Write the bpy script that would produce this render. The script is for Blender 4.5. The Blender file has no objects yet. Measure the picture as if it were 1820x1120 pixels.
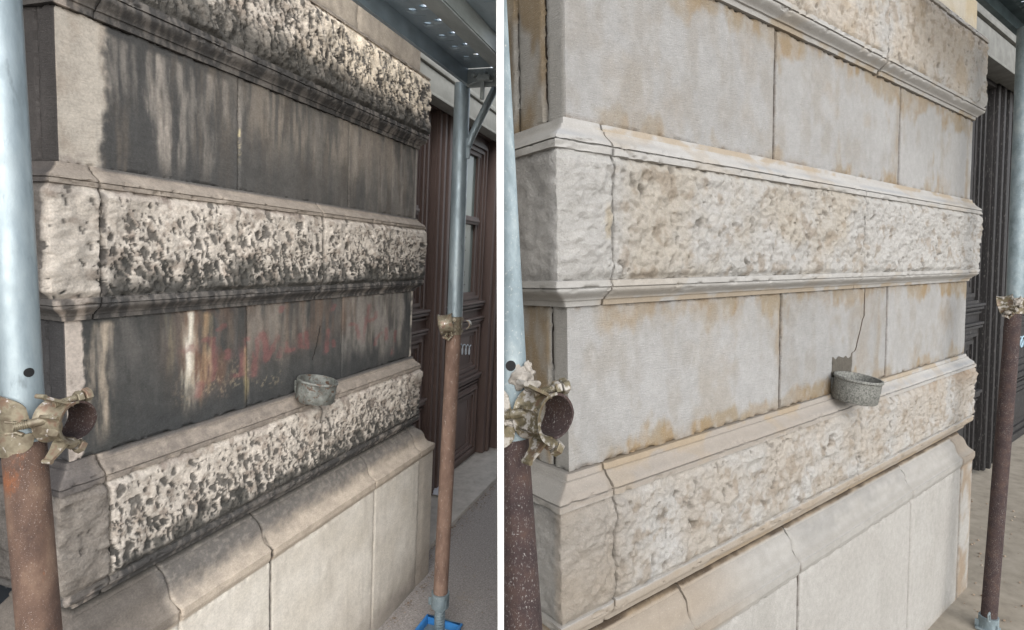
import bpy, bmesh, math, random
import numpy as np
from mathutils import Matrix, Vector

# ------------------------------------------------------------------ scene, camera, light
sc = bpy.context.scene
COL = sc.collection
CAM_H = 1.42
PITCH = math.radians(5.05)
cam_d = bpy.data.cameras.new("camera")
cam = bpy.data.objects.new("camera", cam_d); COL.objects.link(cam)
cam.location = (0, 0, CAM_H)
cam.rotation_euler = (math.pi/2 - PITCH, 0, 0)
cam_d.sensor_width = 36.0
cam_d.lens = 36.0*1000/1820
cam_d.clip_start = 0.02; cam_d.clip_end = 500
sc.camera = cam

SUN_EL, SUN_AZ = math.radians(32), math.radians(165)     # azimuth measured clockwise from +Y
w = bpy.data.worlds.new("World"); sc.world = w; w.use_nodes = True
nt = w.node_tree; bg = nt.nodes["Background"]
sky = nt.nodes.new("ShaderNodeTexSky"); sky.sky_type = 'NISHITA'; sky.sun_disc = False
sky.sun_elevation = SUN_EL; sky.sun_rotation = SUN_AZ
sky.air_density = 1.0; sky.dust_density = 1.0; sky.ozone_density = 1.0
hs = nt.nodes.new('ShaderNodeHueSaturation'); hs.inputs['Saturation'].default_value = .35      # thin overcast: the sky has lost most of its blue
nt.links.new(sky.outputs[0], hs.inputs['Color']); nt.links.new(hs.outputs[0], bg.inputs[0]); bg.inputs[1].default_value = 0.15
sd = bpy.data.lights.new("sun", 'SUN'); sun = bpy.data.objects.new("sun", sd); COL.objects.link(sun)
sd.energy = 1.6; sd.angle = math.radians(70); sd.color = (1.0, 0.975, 0.94)
sdir = Vector((math.sin(SUN_AZ)*math.cos(SUN_EL), math.cos(SUN_AZ)*math.cos(SUN_EL), math.sin(SUN_EL)))
sun.rotation_euler = sdir.to_track_quat('Z', 'Y').to_euler()
sc.view_settings.view_transform = 'Standard'; sc.view_settings.look = 'None'
sc.view_settings.gamma = 1.0; sc.view_settings.exposure = 0.95

# ------------------------------------------------------------------ the two bays (each has its own upright frame)
# bay frame: x along the wall front, y into the wall, z up; numbers are in wall units, S metres each
CW = np.array([[1, 0, 0], [0, -math.sin(PITCH), math.cos(PITCH)], [0, -math.cos(PITCH), -math.sin(PITCH)]])
def c(r, g, b):
    f = lambda v: (v/255/12.92) if v/255 <= .04045 else ((v/255+.055)/1.055)**2.4
    return np.array([f(r), f(g), f(b)])
class Bay:
    def __init__(s, R, t, S, seam, side):
        R = np.array(R); t = np.array(t)
        U, _, V = np.linalg.svd(R); R = U@V
        s.S = S; A = CW@R; o = np.array([0, 0, CAM_H]) + CW@t*S
        s.M = Matrix([[*A[0], o[0]], [*A[1], o[1]], [*A[2], o[2]], [0, 0, 0, 1]])
        s.R = R; s.t = t
        n = CW@np.array([1, 0, -(seam-910)/1000.]); s.n = n/np.linalg.norm(n)*side   # keep side*n >= 0
        s.A = A; s.o = o; s.alb = 1.0
SOILED = Bay([[0.32406276, -0.94464718, 0.05123511], [-0.08366498, -0.08256272, -0.99306776], [0.94232876, 0.31752969, -0.10578939]],
             [-3.10574963, 1.03520405, 3.94728015], .25, 888.5, -1)
CLEAN = Bay([[0.80231619, -0.59661274, -0.01849247], [-0.0569662, -0.04569433, -0.99732988], [0.59417471, 0.80122735, -0.07064806]],
            [0.34527506, 0.94931016, 3.39234794], .38, 895.5, 1)
CLEAN.alb = np.array([.515, .520, .526]); SOILED.alb = np.array([1.06, 1.10, 1.16])  # stone colour scaled per bay to offset their unequal light
ZG = {SOILED: -3.578, CLEAN: -3.197}

# ------------------------------------------------------------------ helpers: objects
def thing(name, bay, base, label, cat, group=None, kind=None):
    e = bpy.data.objects.new(name, None); COL.objects.link(e)
    e.empty_display_size = .05
    e.matrix_world = bay.M @ Matrix.Translation(Vector(base)*bay.S)
    e['label'] = label; e['category'] = cat
    if group: e['group'] = group
    e['_b'] = [float(v) for v in base]
    return e
BASES = {}
def add(name, mesh, bay, mat, parent=None, base=None, clip=False, label=None):
    """mesh holds bay-unit coordinates; make them metres about the thing's base"""
    if parent is not None:
        root = parent
        while root.parent: root = root.parent
        base = list(root['_b']) if '_b' in root else base
    base = base or (0, 0, 0)
    n = len(mesh.vertices); co = np.empty(n*3); mesh.vertices.foreach_get('co', co); co = co.reshape(-1, 3)
    keep = True
    if clip:
        W = (co*bay.S)@bay.A.T + bay.o
        d = (W - np.array([0, 0, CAM_H]))@bay.n
        if d.max() <= 0: return None
        if d.min() < 0:
            bm = bmesh.new(); bm.from_mesh(mesh)
            nl = Vector(bay.A.T@bay.n); p = Vector(bay.A.T@(np.array([0, 0, CAM_H])-bay.o)/bay.S)
            r = bmesh.ops.bisect_plane(bm, geom=bm.verts[:]+bm.edges[:]+bm.faces[:], plane_co=p, plane_no=nl, clear_inner=True)
            if clip == 'cap':
                eds = [g for g in r['geom_cut'] if isinstance(g, bmesh.types.BMEdge)]
                bmesh.ops.holes_fill(bm, edges=eds)
            bm.to_mesh(mesh); bm.free()
            n = len(mesh.vertices); co = np.empty(n*3); mesh.vertices.foreach_get('co', co); co = co.reshape(-1, 3)
    co = (co - np.array(base))*bay.S
    mesh.vertices.foreach_set('co', co.ravel()); mesh.update()
    o = bpy.data.objects.new(name, mesh); COL.objects.link(o)
    mesh.materials.append(mat)
    if parent is not None: o.parent = parent
    else: o.matrix_world = bay.M @ Matrix.Translation(Vector(base)*bay.S)
    if label: o['label'] = label
    return o
def tag(o, label=None, cat=None, group=None, kind=None):
    if label: o['label'] = label
    if cat: o['category'] = cat
    if group: o['group'] = group
    if kind: o['kind'] = kind
    return o
def clean_tags():
    for o in bpy.data.objects:
        if '_b' in o: del o['_b']

class MB:
    """collects primitives in bay units; .mesh() gives one mesh"""
    def __init__(s): s.v = []; s.f = []; s.sm = []
    def poly(s, vs, fs, smooth=False):
        k = len(s.v); s.v += [tuple(map(float, p)) for p in vs]; s.f += [tuple(i+k for i in f) for f in fs]; s.sm += [smooth]*len(fs); return s
    def box(s, a, b, bev=0):
        (x0, y0, z0), (x1, y1, z1) = a, b
        if bev <= 0:
            vs = [(x, y, z) for x in (x0, x1) for y in (y0, y1) for z in (z0, z1)]
            return s.poly(vs, [(0, 1, 3, 2), (4, 6, 7, 5), (0, 4, 5, 1), (2, 3, 7, 6), (0, 2, 6, 4), (1, 5, 7, 3)])
        bm = bmesh.new(); bmesh.ops.create_cube(bm, size=1)
        for v in bm.verts: v.co = Vector(((x0+x1)/2+v.co.x*(x1-x0), (y0+y1)/2+v.co.y*(y1-y0), (z0+z1)/2+v.co.z*(z1-z0)))
        bmesh.ops.bevel(bm, geom=bm.edges[:], offset=bev, segments=2, affect='EDGES', profile=.6)
        return s.bm(bm)
    def bm(s, bm, smooth=False, M=None):
        bm.verts.index_update()
        vs = [(M@v.co if M else v.co) for v in bm.verts]
        s.poly(vs, [tuple(v.index for v in f.verts) for f in bm.faces], smooth); bm.free(); return s
    def tube(s, pts, r, n=20, cap=True, rs=None):
        pts = [Vector(p) for p in pts]; rings = []; k = len(pts)
        d0 = (pts[1]-pts[0]).normalized(); up = Vector((0, 0, 1)) if abs(d0.z) < .9 else Vector((1, 0, 0))
        a = d0.cross(up).normalized()
        vs = []; fs = []
        for i, p in enumerate(pts):
            d = (pts[min(i+1, k-1)]-pts[max(i-1, 0)]).normalized()
            a = (a-d*a.dot(d)).normalized(); b = d.cross(a); rr = rs[i] if rs else r
            for j in range(n):
                t = 2*math.pi*j/n; vs.append(p+(a*math.cos(t)+b*math.sin(t))*rr)
        for i in range(k-1):
            for j in range(n): fs.append((i*n+j, i*n+(j+1) % n, (i+1)*n+(j+1) % n, (i+1)*n+j))
        if cap: fs += [tuple(range(n-1, -1, -1)), tuple((k-1)*n+j for j in range(n))]
        return s.poly(vs, fs, True)
    def pipe(s, p0, p1, ro, ri, n=32):
        """hollow tube between two points"""
        p0 = Vector(p0); p1 = Vector(p1); d = (p1-p0).normalized(); up = Vector((0, 0, 1)) if abs(d.z) < .9 else Vector((1, 0, 0))
        a = d.cross(up).normalized(); b = d.cross(a); vs = []; fs = []
        for p, r in ((p0, ro), (p1, ro), (p1, ri), (p0, ri)):
            for j in range(n): t = 2*math.pi*j/n; vs.append(p+(a*math.cos(t)+b*math.sin(t))*r)
        for i in range(4):
            for j in range(n): fs.append((i*n+j, i*n+(j+1) % n, ((i+1) % 4)*n+(j+1) % n, ((i+1) % 4)*n+j))
        return s.poly(vs, fs, True)
    def shell(s, C, ax, ref, th0, th1, l0, l1, rf, thick, nt=28, nl=12, lf=None):
        """curved plate: angle th about axis ax, length l along it; rf(th,l)=radius; lf bends length"""
        C = Vector(C); ax = Vector(ax).normalized(); ref = Vector(ref); e1 = (ref-ax*ref.dot(ax)).normalized(); e2 = ax.cross(e1)
        vs = []; fs = []
        for side in (0, 1):
            for i in range(nt+1):
                for j in range(nl+1):
                    u = i/nt; v = j/nl; th = th0+(th1-th0)*u
                    L0, L1 = lf(u) if lf else (l0, l1)
                    l = L0+(L1-L0)*v; r = rf(th, l)+(thick if side else 0)
                    vs.append(C+ax*l+(e1*math.cos(th)+e2*math.sin(th))*r)
        N = (nt+1)*(nl+1); g = lambda i, j: i*(nl+1)+j
        for i in range(nt):
            for j in range(nl):
                q = (g(i, j), g(i+1, j), g(i+1, j+1), g(i, j+1)); fs.append(q[::-1]); fs.append(tuple(k+N for k in q))
        for i in range(nt):
            fs.append((g(i, 0), g(i+1, 0), g(i+1, 0)+N, g(i, 0)+N)); fs.append((g(i+1, nl), g(i, nl), g(i, nl)+N, g(i+1, nl)+N))
        for j in range(nl):
            fs.append((g(0, j+1), g(0, j), g(0, j)+N, g(0, j+1)+N)); fs.append((g(nt, j), g(nt, j+1), g(nt, j+1)+N, g(nt, j)+N))
        return s.poly(vs, fs, True)
    def hexnut(s, C, ax, r, h):
        C = Vector(C); ax = Vector(ax).normalized(); up = Vector((0, 0, 1)) if abs(ax.z) < .9 else Vector((1, 0, 0))
        a = ax.cross(up).normalized(); b = ax.cross(a); vs = []; fs = []
        for l, rr in ((0, r*.9), (h*.12, r), (h*.85, r), (h, r*.86)):
            for j in range(6): t = math.pi/3*j+.3; vs.append(C+ax*l+(a*math.cos(t)+b*math.sin(t))*rr)
        for i in range(3):
            for j in range(6): fs.append((i*6+j, i*6+(j+1) % 6, (i+1)*6+(j+1) % 6, (i+1)*6+j))
        fs += [tuple(range(5, -1, -1)), tuple(18+j for j in range(6))]
        return s.poly(vs, fs)
    def thread(s, p0, p1, r, pitch):
        p0 = Vector(p0); p1 = Vector(p1); L = (p1-p0).length; n = max(4, int(L/pitch)*4)
        return s.tube([p0.lerp(p1, i/n) for i in range(n+1)], r, n=16, rs=[r*(1 if (i % 4) in (0, 1) else .86) for i in range(n+1)])
    def lump(s, C, R, seed, sub=3, amp=.35, sq=(1, 1, 1)):
        bm = bmesh.new(); bmesh.ops.create_icosphere(bm, subdivisions=sub, radius=1); rr = random.Random(seed)
        ph = [(rr.uniform(2, 5), rr.uniform(0, 6), rr.uniform(2, 5), rr.uniform(0, 6), rr.uniform(2, 5), rr.uniform(0, 6)) for _ in range(4)]
        for v in bm.verts:
            d = sum(math.sin(a*v.co.x+b)*math.sin(cc*v.co.y+dd)*math.sin(e*v.co.z+f) for a, b, cc, dd, e, f in ph)
            v.co = v.co*(1+amp*d)
            v.co = Vector((v.co.x*sq[0]*R+C[0], v.co.y*sq[1]*R+C[1], v.co.z*sq[2]*R+C[2]))
        return s.bm(bm, True)
    def mesh(s, angle=35):
        me = bpy.data.meshes.new("m"); me.from_pydata(s.v, [], s.f); me.validate()
        bm = bmesh.new(); bm.from_mesh(me); bmesh.ops.recalc_face_normals(bm, faces=bm.faces[:]); bm.to_mesh(me); bm.free()
        me.polygons.foreach_set('use_smooth', [True]*len(me.polygons))
        me.set_sharp_from_angle(angle=math.radians(angle))
        return me

# ------------------------------------------------------------------ helpers: noise in numpy
TB = np.random.default_rng(7).random((256, 256))
def vn(x, y, seed=0):
    xi = np.floor(x).astype(int); yi = np.floor(y).astype(int); fx = x-xi; fy = y-yi
    fx = fx*fx*(3-2*fx); fy = fy*fy*(3-2*fy); a = seed*37; b = seed*91
    g = lambda i, j: TB[(xi+i+a) & 255, (yi+j+b) & 255]
    return (g(0, 0)*(1-fx)+g(1, 0)*fx)*(1-fy)+(g(0, 1)*(1-fx)+g(1, 1)*fx)*fy
def fbm(x, y, o=5, seed=0, gain=.5):
    s = 0; a = 1; t = 0
    for k in range(o):
        s = s+a*vn(x, y, seed+k*5); t += a; a *= gain
        x, y = 1.62*x+1.21*y+3.1, -1.21*x+1.62*y+7.7
    return s/t
def ss(a, b, x):
    t = np.clip((x-a)/(b-a), 0, 1); return t*t*(3-2*t)
def cells(x, y, seed, r0, r1, dens):
    """irregular pits: 0..1 depth; dens = how many cells carry one"""
    xi = np.floor(x).astype(int); yi = np.floor(y).astype(int); out = np.zeros(np.broadcast(x, y).shape)
    for i in (-1, 0, 1):
        for j in (-1, 0, 1):
            a = xi+i; b = yi+j
            h = lambda k: TB[(a*3+k*17+seed*29) & 255, (b*5+k*71+seed*13) & 255]
            px = a+.15+.7*h(1); py = b+.15+.7*h(2); rr = r0+(r1-r0)*h(3)
            d = np.hypot((x-px)*(1+.35*h(5)), y-py)
            out = np.maximum(out, ss(1.0, .55, d/rr)*(h(4) < dens)*(.55+.45*h(6)))
    return out
def mix(a, b, t): return a+(b-a)*np.clip(t, 0, 1)[..., None]

# ------------------------------------------------------------------ helpers: materials
def newmat(name):
    m = bpy.data.materials.new(name); m.use_nodes = True; nt = m.node_tree
    return m, nt, nt.nodes["Principled BSDF"]
def N(nt, t, **k):
    n = nt.nodes.new(t)
    for a, b in k.items():
        if a.startswith('i_'):
            key = a[2:]; key = int(key) if key.isdigit() else key.replace('_', ' ')
            n.inputs[key].default_value = b
        else: setattr(n, a, b)
    return n
def noise(nt, scale, detail=5, rough=.6, stretch=None, dist=0):
    tc = N(nt, "ShaderNodeTexCoord"); n = N(nt, "ShaderNodeTexNoise"); n.inputs['Scale'].default_value = scale
    n.inputs['Detail'].default_value = detail; n.inputs['Roughness'].default_value = rough; n.inputs['Distortion'].default_value = dist
    if stretch:
        mp = N(nt, "ShaderNodeMapping"); mp.inputs['Scale'].default_value = stretch[:3]
        if len(stretch) > 3: mp.inputs['Rotation'].default_value = (0, stretch[3], 0)
        nt.links.new(tc.outputs['Object'], mp.inputs[0]); nt.links.new(mp.outputs[0], n.inputs['Vector'])
    else: nt.links.new(tc.outputs['Object'], n.inputs['Vector'])
    return n.outputs['Fac']
def ramp(nt, src, stops):
    r = N(nt, "ShaderNodeValToRGB"); el = r.color_ramp.elements
    while len(el) < len(stops): el.new(.5)
    for e, (p, col) in zip(el, stops):
        e.position = p; e.color = (*col, 1) if not isinstance(col, (int, float)) else (col, col, col, 1)
    nt.links.new(src, r.inputs[0]); return r.outputs[0]
def mixc(nt, fac, a, b, mode='MIX'):
    m = N(nt, "ShaderNodeMix", data_type='RGBA', blend_type=mode)
    for s, v in ((0, fac), (6, a), (7, b)):
        if isinstance(v, (int, float)): m.inputs[s].default_value = v
        elif isinstance(v, (tuple, list, np.ndarray)): m.inputs[s].default_value = (*v[:3], 1)
        else: nt.links.new(v, m.inputs[s])
    return m.outputs[2]
def bump(nt, bs, h, dist, strength=1.0, prev=None):
    b = N(nt, "ShaderNodeBump"); b.inputs['Strength'].default_value = strength; b.inputs['Distance'].default_value = dist
    nt.links.new(h, b.inputs['Height'])
    if prev: nt.links.new(prev, b.inputs['Normal'])
    nt.links.new(b.outputs[0], bs.inputs['Normal']); return b.outputs[0]
def stone(name, tool=0.0, grain=.0012, speck=(0.0, 0.0), contrast=.3, rough_=0):
    m, nt, bs = newmat(name)
    at = N(nt, "ShaderNodeAttribute", attribute_name="Col")
    f1 = ramp(nt, noise(nt, 260, 4, .7), [(.25, 1-contrast), (.75, 1+contrast)])
    f2 = ramp(nt, noise(nt, 38, 6, .65), [(.3, 1-contrast*.6), (.7, 1+contrast*.6)])
    col = mixc(nt, 1, at.outputs['Color'], f1, 'MULTIPLY'); col = mixc(nt, 1, col, f2, 'MULTIPLY')
    if speck[0] > 0:                                          # pale grains of lime and dust
        sp = ramp(nt, noise(nt, 520, 2, .5), [(.66, 0.), (.74, 1.)])
        ms = N(nt, "ShaderNodeMath", operation='MULTIPLY'); ms.inputs[1].default_value = speck[0]
        nt.links.new(sp, ms.inputs[0]); col = mixc(nt, ms.outputs[0], col, (speck[1],)*3)
    nt.links.new(col, bs.inputs['Base Color']); bs.inputs['Roughness'].default_value = .88
    bs.inputs['Specular IOR Level'].default_value = .25
    b = bump(nt, bs, noise(nt, 170, 6, .7), grain, 1.0)
    if rough_: b = bump(nt, bs, noise(nt, 48, 9, .72, None, .6), rough_, 1.0, b)
    if tool > 0: bump(nt, bs, noise(nt, 1, 3, .6, (50, 50, 420, .12), .4), tool, 1.0, b)
    return m
M_ASH_S = stone("ashlar_soiled", .0009, .0008, (.5, .16), .22)
M_ROCK_S = stone("rockface_soiled", 0, .0022, (.06, .6), .26, rough_=.003)
M_MOULD_S = stone("moulding_soiled", 0, .001, (.12, .4), .22)
M_PLINTH_S = stone("plinth_soiled", .0006, .002, (.25, .62), .17)
M_ASH_C = stone("ashlar_clean", .0016, .0014, (.35, .68), .13)
M_ROCK_C = stone("rockface_clean", 0, .0026, (.2, .7), .14, rough_=.008)
M_MOULD_C = stone("moulding_clean", 0, .0011, (.3, .65), .09)

def simple(name, stops, scale, rough=.6, metal=0., detail=6, stretch=None, bumpd=0., bscale=None, rr=None, spec=.5):
    m, nt, bs = newmat(name)
    col = ramp(nt, noise(nt, scale, detail, .65, stretch), [(p, tuple(cc)) for p, cc in stops])
    nt.links.new(col, bs.inputs['Base Color'])
    bs.inputs['Roughness'].default_value = rough; bs.inputs['Metallic'].default_value = metal
    bs.inputs['Specular IOR Level'].default_value = spec
    if rr: nt.links.new(ramp(nt, noise(nt, scale*2.3, 4, .6), [(.3, rr[0]), (.7, rr[1])]), bs.inputs['Roughness'])
    if bumpd: bump(nt, bs, noise(nt, bscale or scale*3, 6, .7), bumpd)
    return m, nt, bs, col
def splash(mt, scale, lo, hi, colr, stretch=None, detail=4, rough=.6, dist=0., gate=0):
    """dried plaster/dust spatter over a material"""
    m, nt, bs, col = mt
    f = ramp(nt, noise(nt, scale, detail, rough, stretch, dist), [(lo, 0.), (hi, 1.)])
    if gate:                                                   # spatter comes in patches, not evenly
        g = ramp(nt, noise(nt, gate, 5, .7, (1, 1, .5)), [(.38, .3), (.62, 1.)])
        mu = N(nt, "ShaderNodeMath", operation='MULTIPLY'); nt.links.new(f, mu.inputs[0]); nt.links.new(g, mu.inputs[1]); f = mu.outputs[0]
    c2 = mixc(nt, f, col, tuple(colr)); nt.links.new(c2, bs.inputs['Base Color'])
    return (m, nt, bs, c2)
galv = simple("galvanised", [(.3, c(104, 115, 120)), (.5, c(134, 146, 151)), (.72, c(162, 172, 175))], 14, .42, .35, 7, (1, 1, .25), .0004, 90, (.3, .6))
splash(galv, 60, .60, .72, c(112, 122, 126), (1, 1, .3)); M_GALV = galv[0]
galvd = simple("galvanised_dusty", [(.3, c(92, 104, 107)), (.5, c(118, 131, 136)), (.72, c(144, 154, 156))], 22, .6, .25, 7, (1, 1, .5), .0006, 120, (.5, .8))
splash(galvd, 190, .58, .68, c(168, 170, 166), None, 6, .7, gate=14); M_GALV_D = galvd[0]
rust = simple("rust", [(.28, c(52, 40, 35)), (.42, c(76, 59, 51)), (.56, c(98, 77, 65)), (.72, c(122, 100, 84))], 20, .85, .1, 9, (1, 1, .5), .0009, 240)
rust = splash(rust, 13, .58, .70, c(136, 82, 48), (1, 1, .45), 7, .75)
rust = splash(rust, 600, .60, .70, c(170, 158, 150), None, 4, .65, gate=18); M_RUST = rust[0]
rustd = simple("rust_splashed", [(.25, c(38, 28, 28)), (.45, c(54, 41, 40)), (.62, c(68, 52, 47)), (.78, c(88, 64, 50))], 24, .88, .1, 9, None, .0012, 240)
rustd = splash(rustd, 380, .57, .66, c(150, 146, 143), (1, 1, .6), 6, .7, .6, gate=22); M_RUST_D = rustd[0]
rustp = simple("rust_far", [(.25, c(84, 66, 58)), (.45, c(112, 90, 78)), (.62, c(132, 108, 94)), (.78, c(158, 136, 122))], 30, .85, .1, 9, (1, 1, .4), .0008, 200)
M_RUST_P = splash(rustp, 150, .58, .68, c(170, 158, 148), (1, 1, .5), 6, .7, gate=9)[0]
zinc = simple("zinc_yellow", [(.25, c(78, 64, 52)), (.4, c(108, 98, 82)), (.52, c(134, 126, 107)), (.64, c(122, 98, 82)), (.76, c(108, 114, 100))], 36, .48, .3, 3, None, .0006, 160, (.28, .6))
zinc = splash(zinc, 120, .62, .7, c(202, 196, 190)); M_ZINC = zinc[0]
zincd = simple("zinc_plastered", [(.25, c(60, 52, 42)), (.4, c(84, 77, 60)), (.52, c(106, 97, 76)), (.64, c(90, 72, 58)), (.76, c(82, 82, 70))], 36, .48, .3, 3, None, .0008, 160, (.28, .65))
zincd = splash(zincd, 60, .50, .58, c(158, 153, 146), None, 5); M_ZINC_D = zincd[0]
M_PLASTER = simple("dried_plaster", [(.3, c(104, 99, 92)), (.5, c(142, 136, 128)), (.75, c(166, 160, 152))], 60, .9, 0, 6, None, .002, 110)[0]
M_BLACK = simple("hole_black", [(0, c(14, 14, 15)), (1, c(20, 20, 20))], 20, .9)[0]
M_DECK = simple("deck_steel", [(.3, c(136, 150, 158)), (.5, c(164, 180, 190)), (.7, c(188, 202, 210))], 9, .5, .15, 7, (.5, 1, 1), .0006, 80, (.35, .65))[0]
M_DECK_D = simple("deck_steel_clean_bay", [(.3, c(52, 66, 70)), (.5, c(70, 86, 90)), (.7, c(88, 102, 106))], 9, .55, .3, 7, None, .0006, 80)[0]
M_BEAM = simple("deck_beam", [(.3, c(140, 148, 148)), (.55, c(168, 176, 176)), (.75, c(188, 194, 192))], 22, .5, .15, 7, (.3, 1, 1), .0006, 100)[0]
M_LINTEL = simple("painted_lintel", [(.3, c(168, 168, 160)), (.6, c(186, 186, 178)), (.8, c(198, 196, 188))], 12, .75, 0, 7, None, .0008, 90)[0]
M_LINTEL_D = simple("lintel_grey", [(.3, c(92, 92, 88)), (.6, c(112, 112, 108)), (.8, c(130, 128, 122))], 12, .8, 0, 7, None, .0008, 90)[0]
wood = simple("brown_door_paint", [(.3, c(92, 77, 72)), (.6, c(110, 93, 87)), (.8, c(126, 110, 103))], 8, .5, 0, 8, (1, 1, .15), .0004, 60)
M_WOOD = splash(wood, 200, .68, .76, c(140, 128, 120), (1, 1, .4))[0]
woodd = simple("dusty_black_door", [(.3, c(16, 15, 15)), (.6, c(30, 27, 27)), (.8, c(50, 46, 45))], 20, .7, 0, 8, (2.2, 2.2, .18), .0006, 60)
woodd = splash(woodd, 130, .56, .66, c(112, 108, 105), (1, 1, .22), 8, .8); M_WOOD_D = woodd[0]
def glassmat(name, col, rough):
    m, nt, bs = newmat(name); bs.inputs['Base Color'].default_value = (*col, 1); bs.inputs['Roughness'].default_value = rough
    bs.inputs['Specular IOR Level'].default_value = .8
    f = ramp(nt, noise(nt, 6, 4, .5, (1, 1, .3)), [(.3, tuple(col*.85)), (.7, tuple(col*1.15))]); nt.links.new(f, bs.inputs['Base Color']); return m
M_GLASS = glassmat("door_glass", c(128, 140, 136), .18)
M_GLASS_D = glassmat("door_glass_dusty", c(86, 96, 98), .45)
M_INK = simple("black_lettering", [(0, c(38, 40, 42)), (1, c(50, 52, 54))], 20, .7)[0]
M_CHALK = simple("white_marker", [(.3, c(190, 198, 205)), (.7, c(215, 222, 228))], 60, .7)[0]
M_BLUEMARK = simple("pale_blue_marker", [(.3, c(130, 160, 178)), (.7, c(165, 190, 202))], 60, .7)[0]
M_WHITE = simple("white_paint", [(.3, c(236, 236, 234)), (.7, c(246, 246, 245))], 20, .55, 0, 5, (1, 1, .2), .0003, 80)[0]
M_BLUE = simple("blue_plastic", [(.3, c(40, 106, 168)), (.7, c(62, 130, 190))], 20, .4, 0, 4, None, .0003, 80)[0]
M_PAPER = simple("paper", [(.3, c(205, 208, 214)), (.7, c(225, 226, 230))], 30, .8, 0, 4, None, .001, 40)[0]
paint = simple("worn_pale_paint", [(.3, c(70, 70, 66)), (.5, c(106, 108, 103)), (.72, c(140, 143, 138))], 46, .55, .1, 6, None, .0005, 160)
paint = splash(paint, 75, .54, .60, c(82, 60, 46), None, 6, .7)
M_CUP = splash(paint, 160, .68, .73, c(46, 44, 42), None, 3)[0]
cupd = simple("splashed_dark_iron", [(.3, c(58, 58, 56)), (.6, c(84, 84, 80)), (.8, c(108, 106, 100))], 40, .7, .2, 6, None, .001, 160)
M_CUP_D = splash(cupd, 230, .42, .60, c(136, 136, 130), None, 7, .7, .8)[0]
M_MORTAR = simple("grey_mortar", [(.3, c(62, 58, 51)), (.6, c(80, 75, 67)), (.8, c(98, 92, 82))], 60, .95, 0, 7, None, .002, 200)[0]
M_CORE = simple("joint_mortar", [(.3, c(30, 28, 26)), (.6, c(44, 40, 37)), (.8, c(62, 56, 50))], 60, .95, 0, 7, None, .002, 200)[0]
M_CORE_C = simple("joint_mortar_clean", [(.3, c(50, 42, 36)), (.6, c(76, 64, 54)), (.8, c(104, 88, 72))], 40, .95, 0, 7, None, .002, 200)[0]
asph = simple("asphalt", [(.25, c(120, 113, 108)), (.5, c(150, 143, 138)), (.75, c(178, 171, 164))], 150, .92, 0, 8, None, .0025, 300)
asph = splash(asph, 260, .62, .68, c(186, 180, 172), None, 2, .5)
M_ASPH = splash(asph, 7, .58, .75, c(158, 146, 130), None, 7, .7)[0]
dustg = simple("dusty_ground", [(.3, c(118, 110, 98)), (.5, c(136, 128, 115)), (.75, c(152, 144, 131))], 10, .95, 0, 9, None, .0015, 200)
M_DUSTG = splash(dustg, 130, .70, .76, c(90, 82, 72), None, 3)[0]
slab = simple("concrete_slab", [(.3, c(160, 153, 144)), (.5, c(178, 171, 162)), (.75, c(194, 187, 178))], 16, .9, 0, 9, None, .0012, 220)
M_SLAB = splash(slab, 120, .68, .76, c(100, 94, 88), None, 3)[0]
M_LITTER = simple("leaf_litter", [(.3, c(96, 78, 60)), (.5, c(140, 120, 100)), (.75, c(190, 180, 165))], 60, .9)[0]
darkst = simple("dark_cladding", [(.3, c(34, 39, 46)), (.6, c(46, 52, 59)), (.8, c(62, 67, 72))], 10, .5, 0, 7, None, .0005, 80)
M_DARKST = splash(darkst, 70, .66, .72, c(96, 98, 100), (1, 1, .4))[0]

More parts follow.
